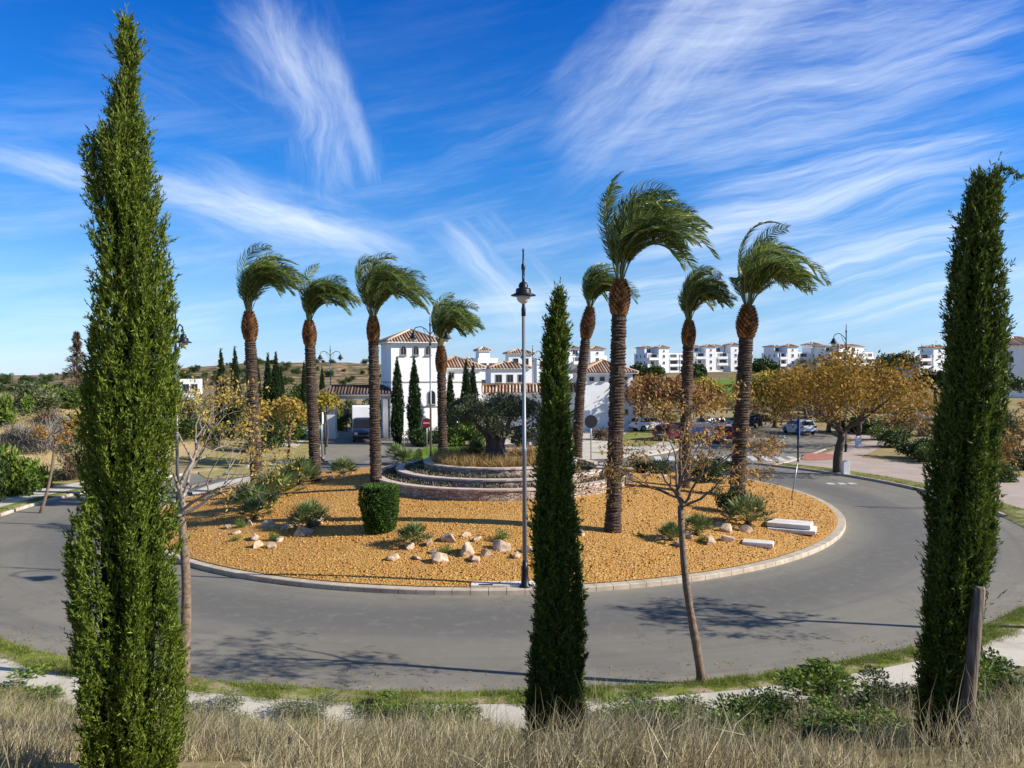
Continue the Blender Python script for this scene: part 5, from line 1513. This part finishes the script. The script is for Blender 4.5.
# ---------------- grass
def grass(name, label, n, per, region, L, W, mat, spread, lean, sel=None):
    P = []
    while len(P) < n:
        x, y = region()
        if sel is None or sel(x, y): P.append((x, y, hz(x, y)))
    P = np.array(P); tl = (.6+.8*rng.random(n))*np.array([.75+.75*mnoise.noise((p[0]*.55, p[1]*.55, 5)) for p in P])+.12
    P = np.repeat(P, per, 0); tl = np.repeat(tl, per); N = len(P)
    P = P+rv(N, spread)*[1, 1, 0]; P[:, 2] -= .03
    d0 = unit(rv(N, .3)*[1, 1, .2]+[0, 0, 1]+np.array(lean)*.4); d1 = unit(d0+rv(N, .35)+np.array(lean)); d2 = unit(d1+rv(N, .35)+np.array(lean)*1.3-[0, 0, .25])
    l = (L[0]+(L[1]-L[0])*rng.random(N)**1.5)*tl; l = l[:, None]
    s = unit(np.cross(d0, rv(N))); w_ = W*(.6+.8*rng.random((N, 1)))
    S = np.empty((N, 4, 2, 3)); p = P
    for i, (d, k) in enumerate(((None, 1), (d0, .9), (d1, .65), (d2, .12))):
        if d is not None: p = p+d*l/3
        S[:, i, 0] = p-s*w_*k/2; S[:, i, 1] = p+s*w_*k/2
    return tag(strips(name, S, M[mat]), label, 'grass', kind='stuff')
def e_of(x, y): return math.hypot(x-CX, y-CY)-RO
def near_region():
    y = 5.0+9.3*random.random(); return ((random.random()*2-1)*(y*.72+1.2), y)
grass('dry_grass', 'tall dry straw grass on the bank in the foreground', 3400, 22, near_region, (.16, .5), .006, 'straw', .085, (.15, .05, 0),
      lambda x, y: 3.0 < e_of(x, y) < 13 and not (-3.75 < x < -1.9 and y < 6.9) and not (abs(x-.5) < .6 and 8.7 < y < 10.6) and not (x > 2.6 and y < 6.2 and random.random() < .75) and e_of(x, y) > 3.0+1.3*ss((x-1.2)/1.2) and mnoise.noise((x*.8, y*.8, 1))+.4*min(1, (e_of(x, y)-3)/2) > -.1)
grass('short_grass', 'short dry and green grass between the path and the bank', 2200, 14, near_region, (.08, .3), .007, 'grass', .1, (.05, 0, 0),
      lambda x, y: 1.9 < e_of(x, y) < 6 and random.random() < 1.2-(e_of(x, y)-1.9)*.22 and mnoise.noise((x*1.1, y*1.1, 7)) > -.05)
grass('short_dry_grass', 'short dry turf on top of the bank', 1700, 10, lambda: (-9+18*random.random(), -5+10.5*random.random()), (.05, .14), .006, 'straw', .12, (.1, 0, 0), lambda x, y: math.hypot(x, y) > .6)
grass('knoll_grass', 'dry straw grass on the left knoll', 2600, 8, lambda: (-58+34*random.random(), 38+34*random.random()), (.2, .55), .03, 'straw', .25, (.15, 0, 0), lambda x, y: e_of(x, y) > 5 and mnoise.noise((x*.2, y*.2, 3)) > -.25)
def verge_region():
    a = R(-142+106*random.random()); r_ = RO+.05+.95*random.random(); return (CX+r_*math.cos(a), CY+r_*math.sin(a))
grass('verge_grass', 'short green turf along the near kerb', 7500, 12, verge_region, (.06, .2), .009, 'grass', .06, (.05, 0, 0), lambda x, y: mnoise.noise((x*1.3, y*1.3, 2))-.6*max(0, e_of(x, y)-.6) > -.22)
def far_verge():
    a = R(-12+50*random.random()) if random.random() < .6 else R(153+34*random.random()); r_ = RO+.2+(1.2 if math.cos(a) > 0 else .7)*random.random(); return (CX+r_*math.cos(a), CY+r_*math.sin(a))
grass('verge_grass', 'green turf strips behind the far kerbs at left and right', 2600, 8, far_verge, (.06, .14), .016, 'grass', .08, (0, 0, 0))
# loose stones over the gravel sheet
n = 26000
a = rng.random(n)*2*np.pi; r_ = np.sqrt(rng.random(n))*(RI-.4); x = CX+r_*np.cos(a); y = CY+r_*np.sin(a)
ok = (r_ > 6) & (y < 45); x, y, r_ = x[ok], y[ok], r_[ok]
t = np.clip((RI-r_)/(RI-5.5), 0, 1); z = .14+.98*(1-(1-t)**1.25)
oct_ = np.array([(1, 0, 0), (-1, 0, 0), (0, 1, 0), (0, -1, 0), (0, 0, .7), (0, 0, -.7)]); nn = len(x)
sz = .022+.03*rng.random(nn)**2
V = oct_[None]*sz[:, None, None]*(.7+.6*rng.random((nn, 6, 1)))
ca, sa = np.cos(rng.random(nn)*6.28)[:, None], np.sin(rng.random(nn)*6.28)[:, None]
V = np.stack([V[..., 0]*ca-V[..., 1]*sa, V[..., 0]*sa+V[..., 1]*ca, V[..., 2]], -1)+np.stack([x, y, z+.012], 1)[:, None]
me = bpy.data.meshes.new('gravel_stones'); me.vertices.add(nn*6); me.vertices.foreach_set('co', V.astype(np.float32).ravel())
tri = np.array([(0, 2, 4), (2, 1, 4), (1, 3, 4), (3, 0, 4), (2, 0, 5), (1, 2, 5), (3, 1, 5), (0, 3, 5)])
L = (np.arange(nn)[:, None, None]*6+tri[None]).reshape(-1)
me.loops.add(len(L)); me.loops.foreach_set('vertex_index', L.astype(np.int32)); me.polygons.add(len(L)//3); me.polygons.foreach_set('loop_start', (np.arange(len(L)//3)*3).astype(np.int32))
me.materials.append(M['pebble']); me.update(calc_edges=True); me.validate()
tag(link('gravel_stones', me), 'loose orange stones of the gravel island', 'gravel', kind='stuff')

# withered leaves blown along the gutter and the verge
n = 900
a = R(-140)+R(100)*rng.random(n); r_ = RO-.02-1.1*rng.random(n)**2.2+.9*(rng.random(n) < .3)
P = np.stack([CX+r_*np.cos(a), CY+r_*np.sin(a), np.where(r_ > RO, .16, .012)], 1)
tag(strips('fallen_leaves', blades(P, rv(n)*[1, 1, .12], .05+.05*rng.random(n), .03, rv(n)*.25+[0, 0, 1]), M['dead_leaf']), 'withered leaves blown along the near gutter', 'leaves', kind='stuff')

# ---------------- lamps and signs
def lamp_at(px, pyb, pyt, arms, label, y=None):
    b = T(px, pyb) if y is None else PL(px, y)
    if px == 525: b.z = .14
    return lamp(label, b, at(px, pyt, b.y).z-b.z, arms)
lamp_at(525, 586, 248, [R(-91)], 'tall street lamp on the near kerb of the island, left of the middle cypress')
lamp_at(178, 522, 309, [R(97)], 'dark street lamp beside the tallest cypress at the left')
lamp_at(431, 464, 316, [R(8), R(188)], 'two-armed street lamp in front of the white tower')
lamp_at(331, 434, 345, [0, math.pi], 'distant two-armed street lamp near the gate pillar')
lamp_at(846, 452, 324, [R(190)], 'street lamp standing among the golden trees at the right')
lamp_at(533, 430, 345, [0, math.pi], 'distant two-armed street lamp left of the middle cypress')
def sgn(label, px, py, pyt, shape, wpx, hpx, faces, rz=0, zc=None, rad=.035, lean=(0, 0), mat='metal_galv', y=None):
    b = T(px, py) if y is None else PL(px, y); k = mpp(b)
    return post_sign(label, b, at(px, pyt, b.y).z-b.z, rad, shape, (wpx*k, hpx*k), faces, rz, lean, None, postmat=mat, group='road signs')
sgn('red no-entry sign on a thin pole on the lawn', 427, 456, 418, 'round', 10, 10, ('sign_red', 'sign_back'), R(-6))
sgn('round sign seen from its dark back, left of the tallest palm', 591, 464, 415, 'round', 13, 13, ('sign_back', 'sign_back'), R(5))
sgn('blue sign turned edge-on at the kerb tip by the crosswalk', 798, 463, 419, 'rect', 15, 20, ('sign_blue', 'sign_blue'), R(66), rad=.06, mat='metal_dark')
sgn('bare thin grey post leaning on the right gravel near the kerb', 791, 500, 462, None, 0, 0, ('sign_back', 'sign_back'), 0, lean=(.35, .1), rad=.03)
sgn('thin grey pole beside the cypresses at the gate road', 404, 462, 412, 'rect', 3, 13, ('sign_white', 'sign_back'), R(70))
sgn('grey sign post beside the second palm', 322, 461, 412, 'rect', 3, 12, ('sign_white', 'sign_back'), R(80), rad=.05)
sgn('dark sign post right of the second palm at the verge', 325, 455, 412, 'rect', 3, 10, ('sign_back', 'sign_back'), R(80), rad=.05, mat='metal_dark')
sgn('traffic signal post under the gate roof', 347, 432, 409, 'rect', 5, 9, ('sign_back', 'sign_back'), 0, rad=.06, mat='metal_dark')
fr = thing('sign_frame', 'plain metal frame of two posts and a crossbar right of the dark cypress', 'metal frame', T(1012, 508))
mb = MB(); mb.tube([(-.5, .25, -.1), (-.5, .25, 3.35)], .04, 8); mb.build('post', M['metal_galv'], fr)
mb = MB(); mb.tube([(.5, -.25, -.1), (.5, -.25, 3.6)], .05, 8); mb.build('post', M['metal_dark'], fr)
mb = MB(); mb.tube([(-.46, .23, 3.3), (.45, -.23, 3.3)], .03, 8); mb.build('crossbar', M['metal_galv'], fr)
for px, py, lab in ((846, 475, 'white bollard in front of the large golden tree'), (858, 447, 'white bollard by the dark trunk at the far pavement edge')):
    b = T(px, py); mb = MB(); mb.box((0, 0, .42), (.42, .24, .86), taper=.9); mb.box((0, 0, .87), (.34, .18, .05), taper=.7)
    o = mb.build('bollard', M['white_wall'], bevel=.02); o.location = b; tag(o, lab, 'bollard', 'white bollards')
# ---------------- vehicles
p = T(799, 434); car('white car seen from behind on the exit road', (p.x, p.y, .0), R(97), 'white')
p = T(926, 420); car('small white car beyond the dry field at the right', p, R(155), 'silver' if False else 'white')
for px, py, rz, paint, suv, lab in ((650, 431, 20, 'white', False, 'white parked car at the left of the car park'), (668, 440, 62, 'maroon', False, 'dark red parked car behind the bare tree'), (692, 438, 200, 'navy', False, 'dark blue parked car behind the thin tree crown'),
        (708, 432, 205, 'silver', False, 'silver parked car beside the red one'), (724, 442, 75, 'red', False, 'bright red parked car behind the withered leaves'), (742, 430, 200, 'black', False, 'black parked car left of the rightmost palm')):
    p = T(px, py); car(lab, (p.x, p.y, .14), R(rz), paint, 'cars in the far car park', suv)
p = T(536, 446); car('dark car parked right of the olive tree, behind the lamp post', (p.x, p.y, p.z), R(35), 'black', None, True)
p = T(364, 442); box_van('box truck with white cargo body and dark blue cab driving through the gate', (p.x, p.y, .02), R(12))

# ---------------- gatehouse and houses
def bz(px, py, y): return at(px, py, y).z
yt = 76; b = PL(416, yt); b.z = 0
hT = bz(412, 343, yt)
W_ = 50*yt/F
tw = box_building('white gatehouse tower with a hipped tile roof and three small arched windows', b, R(21), [(-W_/2, W_/2, 0, W_, -.3, hT)], [(0, W_/2, hT+.16, W_, W_, .42, .5, .3)],
    [(-1.25, -.002, hT-1.15, .5, .75, 0, True), (0, -.002, hT-1.15, .5, .75, 0, True), (1.25, -.002, hT-1.15, .5, .75, 0, True), (1.55, -.002, 3.3, .7, 1.3, 0, True), (W_/2+.002, 2.4, hT-1.15, .5, .75, math.pi/2, True)], (), 'gatehouse_tower', 'tower', None,
    [(-W_/2, W_/2, 0, W_, bz(412, 382, yt)), (-W_/2, W_/2, 0, W_, bz(412, 407, yt))])
b = PL(457, 80); b.z = 0; hW = bz(457, 369, 80)
box_building('low white wing with a tiled hip roof joined to the tower', b, R(15), [(-2.2, 2.6, 0, 5, -.3, hW)], [(.2, 2.5, hW+.16, 4.8, 5, .4, .4, .3)], [(-.6, -.002, hW-.9, .5, .5), (1.2, -.002, hW-.9, .5, .5)], (), 'gatehouse_wing', 'house', None, [(-2.2, 2.6, 0, 5, bz(457, 382, 80)), (-2.2, 2.6, 0, 5, bz(457, 406, 80))])
# gate canopy
b = PL(356, 76); b.z = 0
gt = thing('gate_canopy', 'tiled gate roof on white pillars spanning the road beside the tower', 'gate', b, R(4))
zc = bz(356, 397, 76)
for x in (-2.6, ):
    mb = MB(); mb.box((x, 0, zc/2-.1), (1.2, 1.2, zc-.2)); mb.box((x, 0, .2), (1.36, 1.36, .4)); mb.box((x, 0, zc-.3), (1.36, 1.36, .2)); mb.build('pillar', M['white_wall'], gt)
mb = MB(); mb.box((2.9, 0, zc/2-.1), (.5, 1.0, zc-.2)); mb.build('pillar', M['white_wall'], gt)
mb = MB(); mb.box((.1, 0, zc), (7.0, 2.4, .3)); mb.build('beam', M['frame_grey'], gt)
roof_obj(gt, [(.1, 0, zc+.32, 7.2, 2.2, .5, .35, .3)], tile='tile_dark')
# long tiled wall building and right-hand house
b = PL(528, 84); b.z = 0; z1 = bz(528, 394, 84)
lw = thing('wall_building', 'long low white wall with a sloping tiled top behind the olive tree', 'wall', b)
mb = MB(); mb.box((0, 1, z1/2), (13.2, 2, z1)); mb.build('wall', M['white_wall'], lw)
roof_obj(lw, [(0, 1, z1+.16, 13.2, 2, .62, .35, .36)])
b = PL(609, 82); b.z = 0; hH = bz(609, 374, 82)
box_building('white house with a pyramid tile roof behind the tallest palm', b, R(8), [(-2.7, 2.6, 0, 5.4, -.3, hH)], [(-.05, 2.7, hH+.16, 5.3, 5.4, .42, .5, .3)], [(-1.9, -.002, hH-.75, .42, .4), (-.75, -.002, hH-.75, .42, .4), (1.75, -.002, hH-.75, .42, .4), (1.75, -.002, 1.9, .5, .42)], (), 'white_house', 'house')
GH = 'white village houses behind the gatehouse'
for px, y, x0, x1, tpy, rz, lab, rf, nw in (
        (488, 130, 478, 499, 358, 20, 'white village house with a small roof turret, left of the group', True, 2), (510, 118, 492, 531, 369, 12, 'wide low white village house with a flat tiled eave', True, 3), (521, 150, 508, 533, 354, 10, 'white village house at the back right of the group', True, 2),
        (546, 170, 537, 556, 358, 14, 'white village house partly behind the middle cypress', False, 2), (470, 150, 462, 480, 362, 15, 'white village house rising behind the tower wing', True, 1), (190, 130, 180, 199, 379, 15, 'white house beyond the bushes right of the tallest cypress', False, 2)):
    b = PL(px, y); k = y/F; w_ = (x1-x0)*k; h_ = bz(px, tpy, y)-b.z
    vols = [(-w_/2, w_/2, 0, w_*.8, -3, h_)]; roofs = [(0, w_*.4, h_+.16, w_, w_*.8, .3, .4, .5)] if rf else []
    if 'turret' in lab: vols.append((-w_/2+.3, -w_/2+2.2, 0.3, 2.2, h_, h_+1.2)); roofs = [(-w_/2+1.25, 1.25, h_+1.3, 1.9, 1.9, .4, .3, .4)]
    wn = [(-w_/2+(i+.7)*w_/(nw+.4), -.002, h_-2.0, .9, 1.1) for i in range(nw)]+[(-w_/2+(i+.7)*w_/(nw+.4), -.002, h_-4.8, .9, 1.1) for i in range(nw) if h_ > 6.5]
    box_building(lab, b, R(rz), vols, roofs, wn, (), 'village_house', 'house', GH)
for px, y, x0, x1, tpy, rz, fl, tws, seed, lab in (
        (668, 300, 646, 692, 351, 18, 3, [-2.5], 1, 'sunlit white apartment block at the left of the far rise, left of the thin palm'), (724, 310, 692, 756, 350, 14, 3, [-6.5, 4.5], 2, 'long far apartment block with two roof turrets between the right palms'),
        (800, 290, 776, 826, 350, 14, 3, [-4, 6], 3, 'far apartment block right of the rightmost palm'), (852, 285, 826, 880, 350, 20, 3, [-5], 4, 'stepped far apartment block behind the right street lamp'),
        (928, 235, 912, 944, 351, 14, 3, [3], 5, 'narrow far apartment block just left of the dark cypress'), (588, 230, 566, 607, 353, 16, 3, [2.5], 6, 'far apartment block between the middle cypress and tallest palm')):
    b = PL(px, y); k = y/F
    fh = (bz(px, tpy, y)-b.z)
    o = apartments(lab, b, R(rz), (x1-x0)*k, fl, tws, seed)
    s = fh/(fl*2.9+1.0); o.scale = (1, 1, max(.7, min(1.6, s)))
b = PL(1034, 112); hR = bz(1020, 346, 112)-b.z
box_building('white building with a brown tiled roof at the right picture edge', b, R(-14), [(-6, 6, 0, 10, -3, hR)], [(0, 5, hR+.16, 12, 10, .22, .5, .5)], [(-4.2, -.002, hR-2.6, .6, .8, 0, True), (-3.0, -.002, hR-2.3, .6, .8, 0, True), (-4.2, -.002, hR-5.0, .6, .8, 0, True), (-3.0, -.002, hR-4.7, .6, .8, 0, True), (0, -.002, hR-2.4, .8, 1.1), (3, -.002, hR-2.4, .8, 1.1)], (), 'white_house', 'house')
# scrub trees on the far ridge
seen = 0
for i in range(120):
    px = -20+rng.random()*455; y = (300+rng.random()*340) if px > 165 else 130+rng.random()*420
    b = PL(px, y); sz = 2+4*rng.random()**2
    shrub('dark scrub tree dotted on the far dry ridge at the left', b, sz*1.3, sz, 'shrub_dark', None, 'scrub trees on the far ridge', 'scrub_tree', 'tree')
